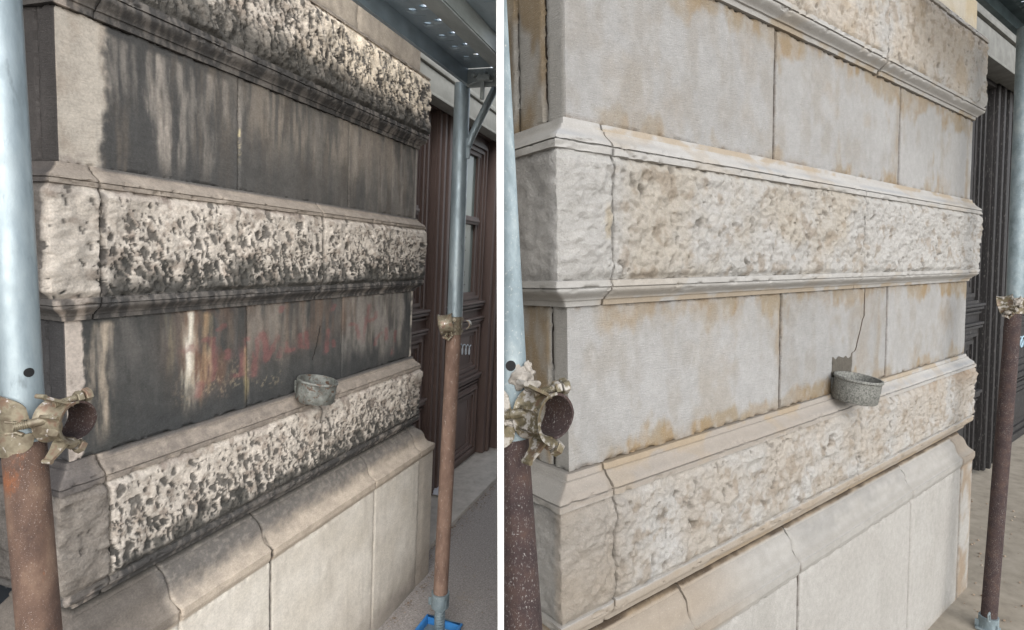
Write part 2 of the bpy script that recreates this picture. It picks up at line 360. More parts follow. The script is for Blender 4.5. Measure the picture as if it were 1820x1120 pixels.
# ------------------------------------------------------------------ the stone pier
def lerp_prof(prof, z): return np.interp(z, [p[0] for p in prof], [p[1] for p in prof])
class Pier:
    def __init__(s, bay, xr, kl, kr, DL, DR): s.bay = bay; s.xr = xr; s.kl = kl; s.kr = kr; s.DL = DL; s.DR = DR
    def place(s, S, O, D):
        """path position S (negative: left return, > xr: right return), outset O, displacement D"""
        xr = s.xr
        X = np.where(S < 0, -s.kl*O, np.where(S > xr, xr+s.kr*O, S - s.kl*O*np.clip(1-S/.15, 0, 1) + s.kr*O*np.clip(1-(xr-S)/.15, 0, 1)))
        Y = np.where(S < 0, -O+(-S)/s.DL*(s.DL+O), np.where(S > xr, -O+(S-xr)/s.DR*(s.DR+O), -O))
        a = np.where(S < xr/2, ss(-.05, .05, S), 1+ss(-.05, .05, S-xr))*math.pi/2      # normal turns round the corners
        return X-np.cos(a)*D, Y-np.sin(a)*D
    def block(s, name, sa, sb, rows, prof, disp, colf, mat, parent, wob=(0, 0), dx=.009, grow=.35, inset=(True, True), gapw=.006, seed=0, label=None, clip=False):
        rows = np.array(rows, float); z = rows[:, None]
        cols = [0.]; x = sa
        L = sb-sa; xs = [sa]
        while xs[-1] < sb:
            st = dx*(1+grow*max(0, xs[-1])) if xs[-1] >= -.02 else dx*2.2
            if xs[-1] > s.xr: st = dx*5
            xs.append(xs[-1]+st)
        xs = np.array(xs); xs = sa+(xs-sa)*(L/(xs[-1]-sa))
        for cpt in (0, s.xr):
            if sa < cpt < sb: xs[np.argmin(abs(xs-cpt))] = cpt
        t = (xs-sa)/L
        wa = (fbm(rows*6+seed, rows*0+.5, 3, seed)-.5)*wob[0]*2 + gapw/2; wb = (fbm(rows*6+seed+9, rows*0+.5, 3, seed)-.5)*wob[1]*2 + gapw/2
        S = xs[None, :]+wa[:, None]*(1-t)[None, :]-wb[:, None]*t[None, :]
        if sa <= -s.DL+1e-6: S[:, 0] = sa
        o = lerp_prof(prof, rows)[:, None]+0*S; Z = z+0*S
        D = disp(S, Z); edge = np.minimum((S-S[:, :1])/.02, (S[:, -1:]-S)/.02)
        if inset[0]: D = D-.012*(1-ss(0, 1, (S-S[:, :1])/.018))
        if inset[1]: D = D-.012*(1-ss(0, 1, (S[:, -1:]-S)/.018))
        if rows[-1]-rows[0] > .25:
            ed = np.minimum(np.minimum(Z-rows[0], rows[-1]-Z), np.minimum(S-S[:, :1], S[:, -1:]-S)*1.5)
            ch = ss(.50, .66, fbm(S*15+seed, Z*15, 5, 140))*ss(.028, .0, ed)+.6*ss(.55, .7, fbm(S*34, Z*34+seed, 4, 141))*ss(.014, .0, ed)
            D = D-.016*ch
        else:
            D = D+(fbm(S*9+seed, Z*14, 4, 142)-.5)*.007-.014*ss(.60, .72, fbm(S*16, Z*26+seed, 5, 143))*ss(.075, .11, np.minimum(o, .12)+0*S)
        colr = colf(S, Z, o, D)
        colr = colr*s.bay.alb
        X, Y = s.place(S, o, D)
        # turn the rim inwards so that the stone has thickness
        def pad(A, f):
            A = np.concatenate([f(A[:, :1]), A, f(A[:, -1:])], 1); return np.concatenate([f(A[:1]), A, f(A[-1:])], 0)
        So = np.pad(S, 1, mode='edge'); Zo = np.pad(Z, 1, mode='edge'); X1 = np.pad(X, 1, mode='edge'); Y1 = np.pad(Y, 1, mode='edge')
        Xi, Yi = s.place(So, np.full_like(So, -.045), 0*So)
        rim = np.zeros_like(So, bool); rim[0] = rim[-1] = True; rim[:, 0] = rim[:, -1] = True
        X1 = np.where(rim, Xi, X1); Y1 = np.where(rim, Yi, Y1)
        C1 = np.pad(colr, ((1, 1), (1, 1), (0, 0)), mode='edge')
        C1 = np.where(rim[..., None], C1*.6, C1)
        nr, nc = So.shape
        co = np.stack([X1, Y1, Zo], -1).reshape(-1, 3)
        ii = np.arange(nr*nc).reshape(nr, nc)
        q = np.stack([ii[:-1, :-1], ii[:-1, 1:], ii[1:, 1:], ii[1:, :-1]], -1).reshape(-1, 4)
        me = bpy.data.meshes.new(name)
        me.vertices.add(len(co)); me.vertices.foreach_set('co', co.ravel())
        me.loops.add(q.size); me.loops.foreach_set('vertex_index', q.ravel().astype(np.int32))
        me.polygons.add(len(q)); me.polygons.foreach_set('loop_start', np.arange(0, q.size, 4, dtype=np.int32))
        me.polygons.foreach_set('use_smooth', np.ones(len(q), bool))
        me.update(calc_edges=True)
        ca = me.attributes.new("Col", 'FLOAT_COLOR', 'POINT')
        ca.data.foreach_set('color', np.concatenate([np.clip(C1.reshape(-1, 3), .005, .9), np.ones((len(co), 1))], 1).astype(np.float32).ravel())
        try: me.set_sharp_from_angle(angle=math.radians(50))
        except Exception: pass
        return add(name, me, s.bay, mat, parent, clip=clip, label=label)

def lin(a, b, d): n = max(1, int(round(abs(b-a)/d))); return list(np.linspace(a, b, n+1))
def seq(*parts):
    out = []
    for p in parts:
        out += [v for v in p if not out or v > out[-1]+1e-6]
    return out
def og(z0, z1, o0, o1, n=9):                       # cyma curve between two offsets
    return [(z0+(z1-z0)*i/n, o0+(o1-o0)*(.5-.5*math.cos(math.pi*(i/n)**.9))) for i in range(n+1)]
def bottom_mould(z0, z1):                          # from wall junction z0 up to the rock edge z1
    h = z1-z0
    return [(z0, .022), (z0+.22*h, .03)]+og(z0+.24*h, z0+.66*h, .045, .112)+[(z0+.70*h, .112), (z0+.71*h, .104), (z0+.735*h, .104), (z0+.745*h, .122), (z1-.004, .122), (z1, .108)]
def top_mould(z0, z1):                             # from the rock edge z0 up to the wall junction z1
    h = z1-z0
    return [(z0, .108), (z0+.004, .122), (z0+.22*h, .122), (z0+.235*h, .104), (z0+.265*h, .104), (z0+.275*h, .118)]+[(a, b) for a, b in og(z0+.30*h, z0+.78*h, .116, .045)]+[(z0+.80*h, .03), (z1, .022)]
def refine(prof, d=.012):
    zz = []
    for (a, _), (b, _) in zip(prof[:-1], prof[1:]): zz += lin(a, b, d)[:-1]
    return zz+[prof[-1][0]]

# ---- colours of the soiled wall
LIGHT = c(190, 178, 162); CRUST = c(66, 65, 64); GREY = c(104, 99, 93); BEIGE = c(186, 172, 155); PALE = c(206, 192, 172)
GRAF = [[(0.95, 0.66), (1.0, 0.69), (1.03, 0.65)], [(1.15, 0.73), (1.22, 0.72), (1.24, 0.54), (1.22, 0.36)], [(1.07, 0.24), (1.09, 0.34)], [(1.3, 0.8), (1.34, 0.83)], [(1.39, 0.53), (1.39, 0.59)], [(1.49, 0.34), (1.56, 0.34), (1.59, 0.66), (1.63, 0.67)], [(1.71, 0.31), (1.73, 0.49), (1.74, 0.64), (1.82, 0.7), (1.86, 0.62), (1.88, 0.43), (1.96, 0.52), (2.05, 0.64)], [(2.06, 0.44), (2.08, 0.52)], [(2.13, 0.57), (2.16, 0.48), (2.26, 0.48)], [(2.08, 0.91), (2.09, 0.94)], [(2.38, 0.63), (2.39, 0.5), (2.49, 0.47), (2.47, 0.64)], [(2.84, 0.38), (2.84, 0.5), (2.85, 0.62)], [(2.94, 0.86), (2.97, 0.91)], [(2.97, 0.42), (2.95, 0.48)], [(3.28, 0.65), (3.38, 0.64)], [(3.56, 0.41), (3.61, 0.55), (3.67, 0.79), (3.69, 0.85)], [(3.72, 0.65), (3.87, 0.68), (3.87, 0.75)], [(3.87, 0.32), (3.89, 0.39), (4.01, 0.46)], [(4.13, 0.5), (4.14, 0.36)], [(4.31, 0.14), (4.37, 0.23), (4.38, 0.44)], [(3.42, 0.62), (3.5, 0.44)]]
def seg_dist(X, Z, a, b, k=.55):
    ax, az = a[0]*k, a[1]; bx, bz = b[0]*k, b[1]; px = X*k
    vx, vz = bx-ax, bz-az; L = vx*vx+vz*vz+1e-9
    t = np.clip(((px-ax)*vx+(Z-az)*vz)/L, 0, 1); return np.hypot(px-ax-t*vx, Z-az-t*vz)
def streak(X, Z, x0, w, z1, z0, sd, fade=.25, side=.35):
    """run-off streak: from height z1 down to z0 with ragged sides"""
    n = (fbm(X*0+Z*3+sd, Z*0+sd, 4, sd)-.5)*w*1.4
    e = (fbm(X*40, Z*7, 5, sd+3)-.5)*w*1.3
    d = abs(X-x0-n)+e; m = ss(w*1.15, w*.0, d)
    return m*ss(z0-fade*.3, z0+fade, Z)*ss(z1+.02, z1-.03, Z)*ss(.15, .75, fbm(X*26, Z*3.5, 5, sd+8))*1.1
def run_noise(X, Z, f=11, sd=0):                    # vertically drawn-out grime
    return .6*fbm(X*f, Z*1.3, 5, sd)+.4*fbm(X*f*3, Z*3, 4, sd+4)
def sm(n, lo=.35, hi=.65): return ss(lo, hi, n)
def ash_up_s(S, Z, o, D):                           # upper course, blackened, pale left margin
    w = (fbm(Z*3, Z*0+.3, 4, 11)-.5)*.12+(fbm(S*40, Z*14, 4, 12)-.5)*.06
    base = mix(c(72, 70, 67)+0*S[..., None], c(118, 111, 102), ss(1.0, 3.2, S)*.8*sm(run_noise(S, Z, 5, 3), .3, .7)+.25*ss(.8, 2.2, S))
    base = mix(base, c(96, 88, 79), .9*sm(run_noise(S, Z, 9, 21), .46, .7))
    base = mix(base, c(140, 128, 114), .75*ss(1.2, 2.0, S)*ss(2.4, 2.95, Z+.3*fbm(S*6, Z*2, 3, 5))*sm(run_noise(S, Z, 8, 22), .4, .6))
    base = mix(base, c(72, 70, 67), .65*ss(2.75, 2.15, Z+.4*(fbm(S*2.5, Z*2, 4, 6)-.5))*ss(.4, .8, S)*ss(4.9, 2.6, S))
    for x0, ww, z0, amp in ((.36, .045, 2.45, .5), (.345, .03, 2.62, .5), (.45, .035, 2.55, .4), (.54, .03, 2.5, .3), (.745, .11, 2.1, .75), (.78, .05, 2.05, .35), (.93, .06, 2.1, .5), (1.03, .04, 2.25, .3), (1.2, .09, 2.1, .4), (1.36, .05, 2.5, .35), (1.55, .08, 2.4, .3), (1.9, .06, 2.2, .25), (2.6, .09, 2.3, .3), (3.3, .08, 2.2, .35), (3.6, .06, 2.2, .4), (3.9, .08, 2.1, .4), (4.2, .07, 2.2, .45), (4.45, .08, 2.1, .4)):
        base = mix(base, c(164, 153, 140), amp*streak(S, Z, x0, ww, 3.0, z0, int(x0*37) % 50))
    base = mix(base, c(196, 180, 140), .7*streak(S, Z, 1.535, .025, 2.62, 2.3, 9)*sm(fbm(S*80, Z*30, 3, 9), .5, .6))
    lm = ss(.335, .255, S+w+.05*(fbm(S*30, Z*30, 5, 15)-.5))*ss(-.01, .0, S)
    lite = mix(c(178, 167, 152)+0*S[..., None], c(160, 146, 130), sm(fbm(S*9, Z*5, 5, 31), .45, .8)*.7)
    lite = mix(lite, c(120, 108, 100), .6*ss(2.2, 2.07, Z)*sm(fbm(S*20, Z*20, 4, 33), .4, .7))
    base = mix(base, lite, lm)
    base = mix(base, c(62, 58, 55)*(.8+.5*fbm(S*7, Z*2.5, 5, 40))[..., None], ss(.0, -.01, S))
    base = mix(base, c(170, 160, 148), .6*ss(4.79, 4.83, S)*ss(4.87, 4.85, S))
    return base
def ash_lo_s(S, Z, o, D):                           # lower course: rusty run-off, faded pink writing
    base = mix(c(68, 67, 64)+0*S[..., None], c(102, 97, 91), sm(run_noise(S, Z, 7, 51), .4, .75)*(.35+.65*ss(.4, .95, Z)))
    br = ss(.55, 1.1, S)*ss(4.6, 3.2, S)*ss(.25, .75, Z+.35*(fbm(S*3, Z*2.5, 4, 52)-.5)+.2*ss(1.7, 1.0, S)*ss(.6, .9, S))
    base = mix(base, c(104, 88, 76), br*sm(run_noise(S, Z, 6, 53), .3, .65)*.9)
    base = mix(base, c(116, 84, 66), .55*ss(.85, .98, S)*ss(1.55, 1.15, S)*sm(fbm(S*9, Z*4, 5, 54), .4, .65)*ss(.05, .4, Z))
    base = mix(base, c(146, 138, 128), .7*ss(2.9, 3.4, S)*sm(run_noise(S, Z, 4, 55), .4, .62)*ss(.1, .6, Z+.2*fbm(S*3, Z*2, 3, 5)))
    base = mix(base, c(138, 128, 116), .6*ss(1.62, 1.66, S)*ss(2.9, 1.9, S)*sm(run_noise(S, Z, 6, 56), .42, .66)*ss(.35, .8, Z))
    base = mix(base, c(60, 60, 59), .7*ss(.34, .1, Z+.25*(fbm(S*2, Z*3, 4, 57)-.5))*ss(4.9, 3.0, S)*ss(.3, .5, S))
    for x0, ww, z0, z1, amp, cc in ((.235, .085, .08, .97, .9, (176, 160, 140)), (.20, .04, .5, .93, .4, (160, 148, 134)), (.31, .035, .4, .95, .35, (142, 132, 120)), (.80, .05, .45, .98, .4, (150, 136, 110)), (.72, .03, .6, .95, .25, (140, 130, 115)), (1.0, .085, .10, .99, .8, (206, 194, 172)), (.985, .04, .35, .99, .8, (226, 216, 198)), (1.12, .07, .15, .97, .55, (180, 150, 116)), (1.2, .03, .3, .96, .5, (190, 170, 136)), (1.43, .05, .5, .95, .25, (150, 130, 110)), (1.62, .035, .05, .6, .55, (186, 166, 120)), (2.1, .12, .3, .98, .3, (150, 140, 126)), (2.45, .1, .45, .98, .35, (150, 140, 128)), (3.35, .05, .3, .98, .4, (160, 150, 136)), (3.75, .08, .2, .98, .4, (156, 146, 132)), (4.05, .09, .1, .98, .45, (160, 150, 136)), (4.3, .06, .1, .98, .45, (158, 148, 134)), (4.5, .07, .1, .98, .35, (154, 144, 130))):
        base = mix(base, c(*cc), amp*streak(S, Z, x0, ww, z1, z0, int(x0*53) % 50))
    g = ss(.62, .3, Z)*ss(.55, .25, abs(S-1.3))*sm(fbm(S*60, Z*45, 4, 61), .54, .62)*sm(fbm(S*7, Z*7, 3, 62), .4, .6)*ss(.12, .3, Z)
    base = mix(base, c(170, 150, 124), .4*g)
    g = ss(.7, .4, abs(S-1.75)*1.6)*ss(.1, .2, Z)*ss(.5, .35, Z)*sm(fbm(S*40, Z*40, 4, 63), .55, .64)*sm(fbm(S*6, Z*6, 3, 64), .45, .6)
    base = mix(base, c(158, 144, 118), .35*g)
    d = np.full(S.shape, 9.)
    near = (S > .8) & (S < 4.6)
    for st in GRAF:
        for a, b in zip(st[:-1], st[1:]):
            lo = min(a[0], b[0])-.1; hi = max(a[0], b[0])+.1; k = (S > lo) & (S < hi)
            if k.any(): d[k] = np.minimum(d[k], seg_dist(S[k], Z[k], a, b))
    pk = ss(.030, .012, d+(fbm(S*30, Z*30, 3, 65)-.5)*.02)*sm(fbm(S*16, Z*5, 4, 66), .2, .55)
    base = mix(base, c(124, 80, 76), pk*.5)
    pk2 = ss(.07, .0, d)*sm(fbm(S*10, Z*6, 4, 67), .4, .7)
    base = mix(base, c(132, 94, 90), pk2*.25)
    w = (fbm(Z*5, Z*0+.3, 4, 68)-.5)*.03+(fbm(S*60, Z*20, 4, 69)-.5)*.05
    base = mix(base, mix(c(186, 172, 158)+0*S[..., None], c(150, 138, 126), sm(fbm(S*12, Z*9, 5, 70), .45, .75)), ss(.125, .10, S+w+.02*ss(.5, .1, Z))*ss(-.01, 0, S))
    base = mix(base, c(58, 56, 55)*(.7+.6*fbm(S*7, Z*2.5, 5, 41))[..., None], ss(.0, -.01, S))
    base = mix(base, c(205, 192, 174), .8*ss(4.80, 4.83, S+.02*fbm(Z*9, Z*0, 3, 3))*ss(4.87, 4.85, S)*sm(fbm(S*3, Z*9, 3, 71), .25, .5))
    return base
def mould_dark(S, Z, o, D):                          # dark lower mouldings with run marks
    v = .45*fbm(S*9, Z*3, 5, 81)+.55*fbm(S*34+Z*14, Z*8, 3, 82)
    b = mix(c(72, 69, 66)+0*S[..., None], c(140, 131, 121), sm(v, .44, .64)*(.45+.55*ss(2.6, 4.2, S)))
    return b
def wp(S, k=.14): return np.where(S < 0, S-k, S-k*np.clip(1-S/.15, 0, 1))
def pit_rock(zc0, zc1, kind):
    h = zc1-zc0
    def pits(S, Z):
        v = (Z-zc0)/h
        S0 = S; S = wp(S); wx = (fbm(S*12, Z*12, 4, 91)-.5)*.07+(Z-zc0)*.26*(kind != 3); wz = (fbm(S*12, Z*12, 4, 92)-.5)*.07
        X = S+wx; Y = Z+wz
        if kind == 3: X = X+.30*Z                      # slanting pick strokes on the topmost band
        st = .52 if kind == 3 else .8
        dens = np.clip(.95-.55*ss(.35, 1.0, v)-.25*ss(.6, 1.0, v), .1, 1) if kind != 3 else np.clip(.98-.3*ss(.8, 1.0, v), 0, 1)
        dens = dens*ss(.12, .24, S0)+.15*(1-ss(.12, .24, S0))
        gate = ss(.22, .45, fbm(S*4, Z*3, 3, 97)+.25*(1-v))
        p = cells(X*13.5, Y*11.5*st, 1+kind, .18, .60, dens*.84)
        p = np.maximum(p, cells(X*25+5, Y*21*st, 3+kind, .22, .60, dens*.5)*.85)
        p = np.maximum(p, cells(X*36+5, Y*34*st, 5+kind, .2, .55, dens*.4)*.7)
        return p*gate
    return pits
def rock_s(zc0, zc1, kind):
    P = pit_rock(zc0, zc1, kind)
    def inside(Z): return ss(zc0+.002, zc0+.05, Z)*ss(zc1-.002, zc1-.06, Z)
    def disp(S, Z):
        m = inside(Z); p = P(S, Z); S = wp(S)
        und = (fbm(S*4, Z*4, 4, 93)-.35)*.070+(fbm(S*15, Z*14, 4, 94)-.5)*.024+(fbm(S*60, Z*55, 3, 98)-.5)*.012
        if kind == 3: und = und+(fbm(S*22+Z*7, Z*7, 4, 95)-.5)*.07
        return m*(.018+und-.019*p)
    def col(S, Z, o, D):
        p = P(S, Z); v = (Z-zc0)/(zc1-zc0); m = inside(Z)
        b = mix(c(180, 168, 153)+0*S[..., None], c(202, 190, 175), fbm(S*6, Z*6, 4, 99))
        b = mix(b, c(146, 132, 118), .8*sm(fbm(S*13, Z*13, 5, 100), .5, .72))
        lowg = ss(.62, .0, v+.6*(fbm(S*9, Z*7, 4, 101)-.5))
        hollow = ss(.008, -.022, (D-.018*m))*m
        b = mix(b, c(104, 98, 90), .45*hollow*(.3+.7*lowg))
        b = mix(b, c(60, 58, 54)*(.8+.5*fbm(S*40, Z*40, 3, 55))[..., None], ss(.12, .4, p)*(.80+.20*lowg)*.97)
        b = mix(b, c(66, 64, 59), ss(.25, .8, lowg)*sm(fbm((S+Z*.3)*13, Z*7, 5, 102), .44, .54)*.85*ss(.2, .3, S))
        b = mix(b, c(132, 118, 108), .6*ss(.86, 1., v)*sm(fbm(S*6, Z*9, 4, 109), .4, .6))
        b = mix(b, c(76, 73, 68), ss(.20, .03, v+.12*(fbm(S*22, Z*4, 4, 103)-.5))*.85*ss(.1, .3, S))
        edge = ss(.035, .0, abs(S-.19)+.02*(fbm(Z*20, S*9, 3, 5)-.5))*ss(.3, .2, S) if kind == 2 else 0*S
        b = mix(b, c(94, 88, 82), .8*edge*sm(fbm(S*10, Z*9, 3, 6), .4, .6))
        for jx in (2.584,): b = mix(b, c(84, 79, 73), .8*ss(.035, .005, abs(S-jx)+.03*(fbm(Z*20, S*9, 3, 5)-.5)))
        if kind == 1: b = mix(b, c(112, 104, 95)*(.8+.4*fbm(S*12, Z*12, 4, 106))[..., None], .85*ss(.20, .16, S))
        cor = ss(-.02, -.06, S)
        b = mix(b, c(92, 86, 80)*(.6+.8*fbm(S*9, Z*6, 5, 104))[..., None], cor)
        if kind == 3: b = mix(b, c(232, 214, 188), .9*ss(1.6, 3.4, S)*(1-ss(.15, .4, p))*ss(.15, .4, v))  # stone painted lighter to the right, making up for the deck's shade
        if kind == 3: b = mix(b, c(84, 80, 74), .7*ss(.45, .25, v+.3*(fbm(S*12, Z*6, 4, 105)-.5)))
        return b
    return disp, col
def flat_disp(a=.004, f=6, sd=0):
    return lambda S, Z: (fbm(S*f, Z*f, 4, sd+110)-.5)*a
def zone_col_s(zr0, zr1, rockcol, upper):
    """bottom mouldings are grimy, top mouldings pale"""
    def col(S, Z, o, D):
        b = rockcol(S, Z, o, D)
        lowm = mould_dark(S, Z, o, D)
        if not upper:                                  # pale quoin end of the lower mouldings
            pass
        lc = mix(c(172, 158, 144)+0*S[..., None], c(104, 97, 90), sm(fbm(S*22, Z*9, 4, 106), .44, .6))
        lowm = mix(lowm, lc, ss(.17, .12, S+.05*fbm(Z*20, S*20, 3, 2))*ss(-.02, .01, S)*(1. if upper else .8))
        topm = mix(c(156, 143, 128)+0*S[..., None], c(118, 108, 98), fbm(S*13, Z*22, 6, 107)*.8)
        topm = mix(topm, c(78, 76, 74), ss(.030, .024, o)*.85*ss(.2, .3, S))
        if not upper:
            topm = mix(topm, c(104, 95, 87), .5*sm(fbm(S*16, Z*30, 6, 108), .3, .7)*ss(3.6, 1.5, S))
            topm = mix(topm, c(92, 86, 82), .8*ss(.18, .1, S))
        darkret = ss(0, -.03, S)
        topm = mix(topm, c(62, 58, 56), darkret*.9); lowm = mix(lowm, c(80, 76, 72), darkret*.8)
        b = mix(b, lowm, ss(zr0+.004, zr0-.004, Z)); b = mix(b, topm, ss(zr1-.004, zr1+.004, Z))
        return b
    return col

def band(P, names, joints, z0, zr0, zr1, z1, disp, col, mats, parent, wob, gaps, d=.009, clip=False, labels=None, grow=.35):
    pb = bottom_mould(z0, zr0); pt = top_mould(zr1, z1)
    pr = pb[:-1]+[(zr0, .108), (zr1, .108)]+pt[1:]
    js = [-P.DL]+joints+[P.xr+P.DR]
    for i in range(len(js)-1):
        a, b = js[i], js[i+1]
        kw = dict(wob=(wob if i > 0 else 0, wob if i < len(js)-2 else 0), inset=(i > 0, i < len(js)-2), seed=int(z0*7+50), clip=clip, dx=d, grow=grow)
        # the joint follows the same wobble in mouldings and rock because the seed is shared
        def sub(nm, rows, zmat, par):
            return P.block(nm, a, b, rows, pr, disp, col, zmat, par, gapw=gaps[i], **kw)
        r = P.block('rusticated_block', a, b, seq(lin(zr0, zr1, d)), pr, disp, col, mats[0], parent, gapw=gaps[i], label=labels[i] if labels else None, **kw)
        sub('lower_moulding', refine(pb, .011)[:-1]+[zr0], mats[1], r)
        sub('upper_moulding', [zr1]+refine(pt, .011)[1:], mats[1], r)

def core(P, z0, z1, mat, parent, clip):
    x0, x1 = .035, P.xr-.035; m = MB()
    m.box((x0, .035, z0), (x1, .30, z1)); m.box((x1-.3, .301, z0), (x1, P.DR, z1))
    m.box((x0, .04, z0+.01), (x0+.06, P.DL, z1-.01))
    return add('mortar_core', m.mesh(), P.bay, mat, parent, clip=clip)

# ================= soiled bay
P1 = Pier(SOILED, 4.855, 1.17, .95, .62, 1.08)
pier1 = thing('stone_pier', SOILED, (2.4, .3, ZG[SOILED]), 'soot-blackened stone pier with faded pink graffiti and deeply pitted rough bands', 'stone wall', 'stone piers before and after cleaning')
core(P1, ZG[SOILED], 5.2, M_CORE, pier1, False)
G = .0035
for a, b, up in ((-P1.DL, -.185, 1), (-.185, 1.523, 1), (1.523, 3.197, 1), (3.197, 4.855+1.08, 1)):
    P1.block('ashlar_block', a, b, lin(2.068, 3.062, .0095), [(2, 0), (3.2, 0)], flat_disp(.006, 5, 1), ash_up_s, M_ASH_S, pier1, gapw=G, wob=(.002, .002), dx=.008)
for a, b, up in ((-P1.DL, -.183, 0), (-.183, 1.632, 0), (1.632, 3.129, 0), (3.129, 4.855+1.08, 0)):
    P1.block('ashlar_block', a, b, lin(.004, .996, .0095), [(-1, 0), (3.2, 0)], flat_disp(.006, 5, 2), ash_lo_s, M_ASH_S, pier1, gapw=G, wob=(.002, .002), dx=.008,
             label='lower ashlar block with faded pink paint strokes' if a in (1.632,) else None)
def ash_top_s(S, Z, o, D):
    b = mix(c(150, 138, 122)+0*S[..., None], c(178, 164, 146), fbm(S*4, Z*4, 5, 120)); return mix(b, c(118, 108, 98), .5*sm(run_noise(S, Z, 6, 121), .45, .7))
for a, b in ((-P1.DL, .9), (.9, 3.33), (3.33, 4.855+1.08)):
    P1.block('ashlar_block', a, b, lin(4.143, 5.2, .03), [(4, 0), (6, 0)], flat_disp(.005, 5, 3), ash_top_s, M_ASH_S, pier1, gapw=G, dx=.02)
dsp, cl = rock_s(1.165, 1.915, 2)
band(P1, None, [.179, 2.584], 1.0, 1.165, 1.915, 2.066, dsp, zone_col_s(1.165, 1.915, cl, True), (M_ROCK_S, M_MOULD_S), pier1, .012, [.012, .012, .022])
dsp, cl = rock_s(-.917, -.185, 1)
band(P1, None, [.179, 2.584], -1.075, -.917, -.185, 0.0, dsp, zone_col_s(-.917, -.185, cl, False), (M_ROCK_S, M_MOULD_S), pier1, .012, [.014, .014, .022])
dsp, cl = rock_s(3.271, 4.047, 3)
band(P1, None, [.24, 2.9], 3.066, 3.271, 4.047, 4.14, dsp, zone_col_s(3.271, 4.047, cl, True), (M_ROCK_S, M_MOULD_S), pier1, .006, [.006, .004, .004])

def plinth(P, mats, parent, pp, ztop, zcap, zg, joints, xe, colf, wob, gaps, clip=False, d=.012):
    """cap with cyma and fillet over a plain face"""
    h = ztop-zcap
    prof = [(zg-.3, pp-.022), (zcap-.10, pp-.022)]+og(zcap-.10, zcap-.045, pp-.022, pp-.004, 5)+[(zcap-.04, pp), (zcap+.03, pp), (zcap+.035, pp-.012)]
    n = 14
    for i in range(n+1):
        u = i/n; prof.append((zcap+.045+(h-.085)*u, pp-.016-(pp-.075)*(.35*u+.65*(.5+.5*(2*u-1)**3))))
    prof += [(ztop-.035, .062), (ztop-.012, .05), (ztop, .02)]
    prof = sorted(prof, key=lambda t: t[0])
    rows = refine([p for p in prof if p[0] >= zcap-.1], .010)
    js = [-P.DL]+joints+[xe+P.DR]
    xr0, kr0, kl0 = P.xr, P.kr, P.kl
    P.xr = xe-pp; P.kr = 1.0; P.kl = 1.0
    js[-1] = P.xr+P.DR
    for i in range(len(js)-1):
        a, b = js[i], js[i+1]
        kw = dict(inset=(i > 0, i < len(js)-2), seed=77, clip=clip, gapw=gaps[i])
        f = P.block('plinth_block', a, b, lin(zg-.25, zcap-.1, .03), prof, flat_disp(.006, 3, 5), colf, mats[0], parent, wob=(.001, .001), dx=.012, **kw)
        P.block('cap_moulding', a, b, rows, prof, flat_disp(.010, 5, 6), colf, mats[1], f, wob=(wob if i > 0 else 0, wob if i < len(js)-2 else 0), dx=.012, **kw)
    P.xr, P.kr, P.kl = xr0, kr0, kl0
def plinth_col_s(S, Z, o, D):
    zc = -1.437
    face = mix(c(212, 203, 189)+0*S[..., None], c(192, 181, 164), fbm(S*3, Z*3, 6, 130))
    face = mix(face, c(160, 150, 136), .35*sm(run_noise(S, Z, 7, 138), .5, .75))
    face = mix(face, c(150, 138, 124), .7*ss(-2.5, -3.5, Z+.8*(run_noise(S, Z*2, 5, 131)-.5))*ss(1.5, 4, S))
    face = mix(face, c(112, 104, 96), .7*ss(-3.1, -3.6, Z+.5*(fbm(S*4, Z*3, 4, 132)-.5))*ss(2.5, 4.5, S))
    face = mix(face, c(166, 152, 136), .6*ss(4.6, 4.8, S)*sm(run_noise(S, Z, 9, 133), .3, .55))
    up = (Z-zc)/.37
    cap = mix(c(190, 174, 154)+0*S[..., None], c(158, 144, 128), fbm(S*9, Z*16, 6, 134))
    dk = ss(.12, .72, up+.30*(fbm(S*6, Z*8, 6, 135)-.5)+.25*(fbm(S*25, Z*25, 5, 137)-.5)-.12*ss(2.6, 4.4, S)+.1*ss(1.7, .8, S))
    cap = mix(cap, c(88, 84, 80), dk*.9)
    cap = mix(cap, c(150, 140, 126), .35*dk*sm(fbm(S*30, Z*40, 4, 136), .5, .7))
    cap = mix(cap, c(96, 88, 80), ss(.62, .5, S)*.8)
    b = mix(face, cap, ss(zc-.09, zc-.04, Z))
    b = mix(b, c(60, 54, 48), .9*ss(.014, .005, abs(S-1.651)+.008*(fbm(Z*16, S*9, 3, 5)-.5)))
    for jx in (3.51, 4.739): b = mix(b, c(150, 140, 128), .6*ss(.03, .01, abs(S-jx))*ss(-1.4, -1.6, Z))
    b = mix(b, c(70, 66, 60), .85*ss(-1.10, -1.085, Z))
    b = mix(b, c(150, 132, 112), .6*ss(.03, .0, abs(Z-zc+.07)))
    return b
plinth(P1, (M_PLINTH_S, M_MOULD_S), pier1, .30, -1.08, -1.437, ZG[SOILED], [.62, 1.651, 3.51, 4.739], 5.19, plinth_col_s, .03, [.006, .012, .004, .006, .006])

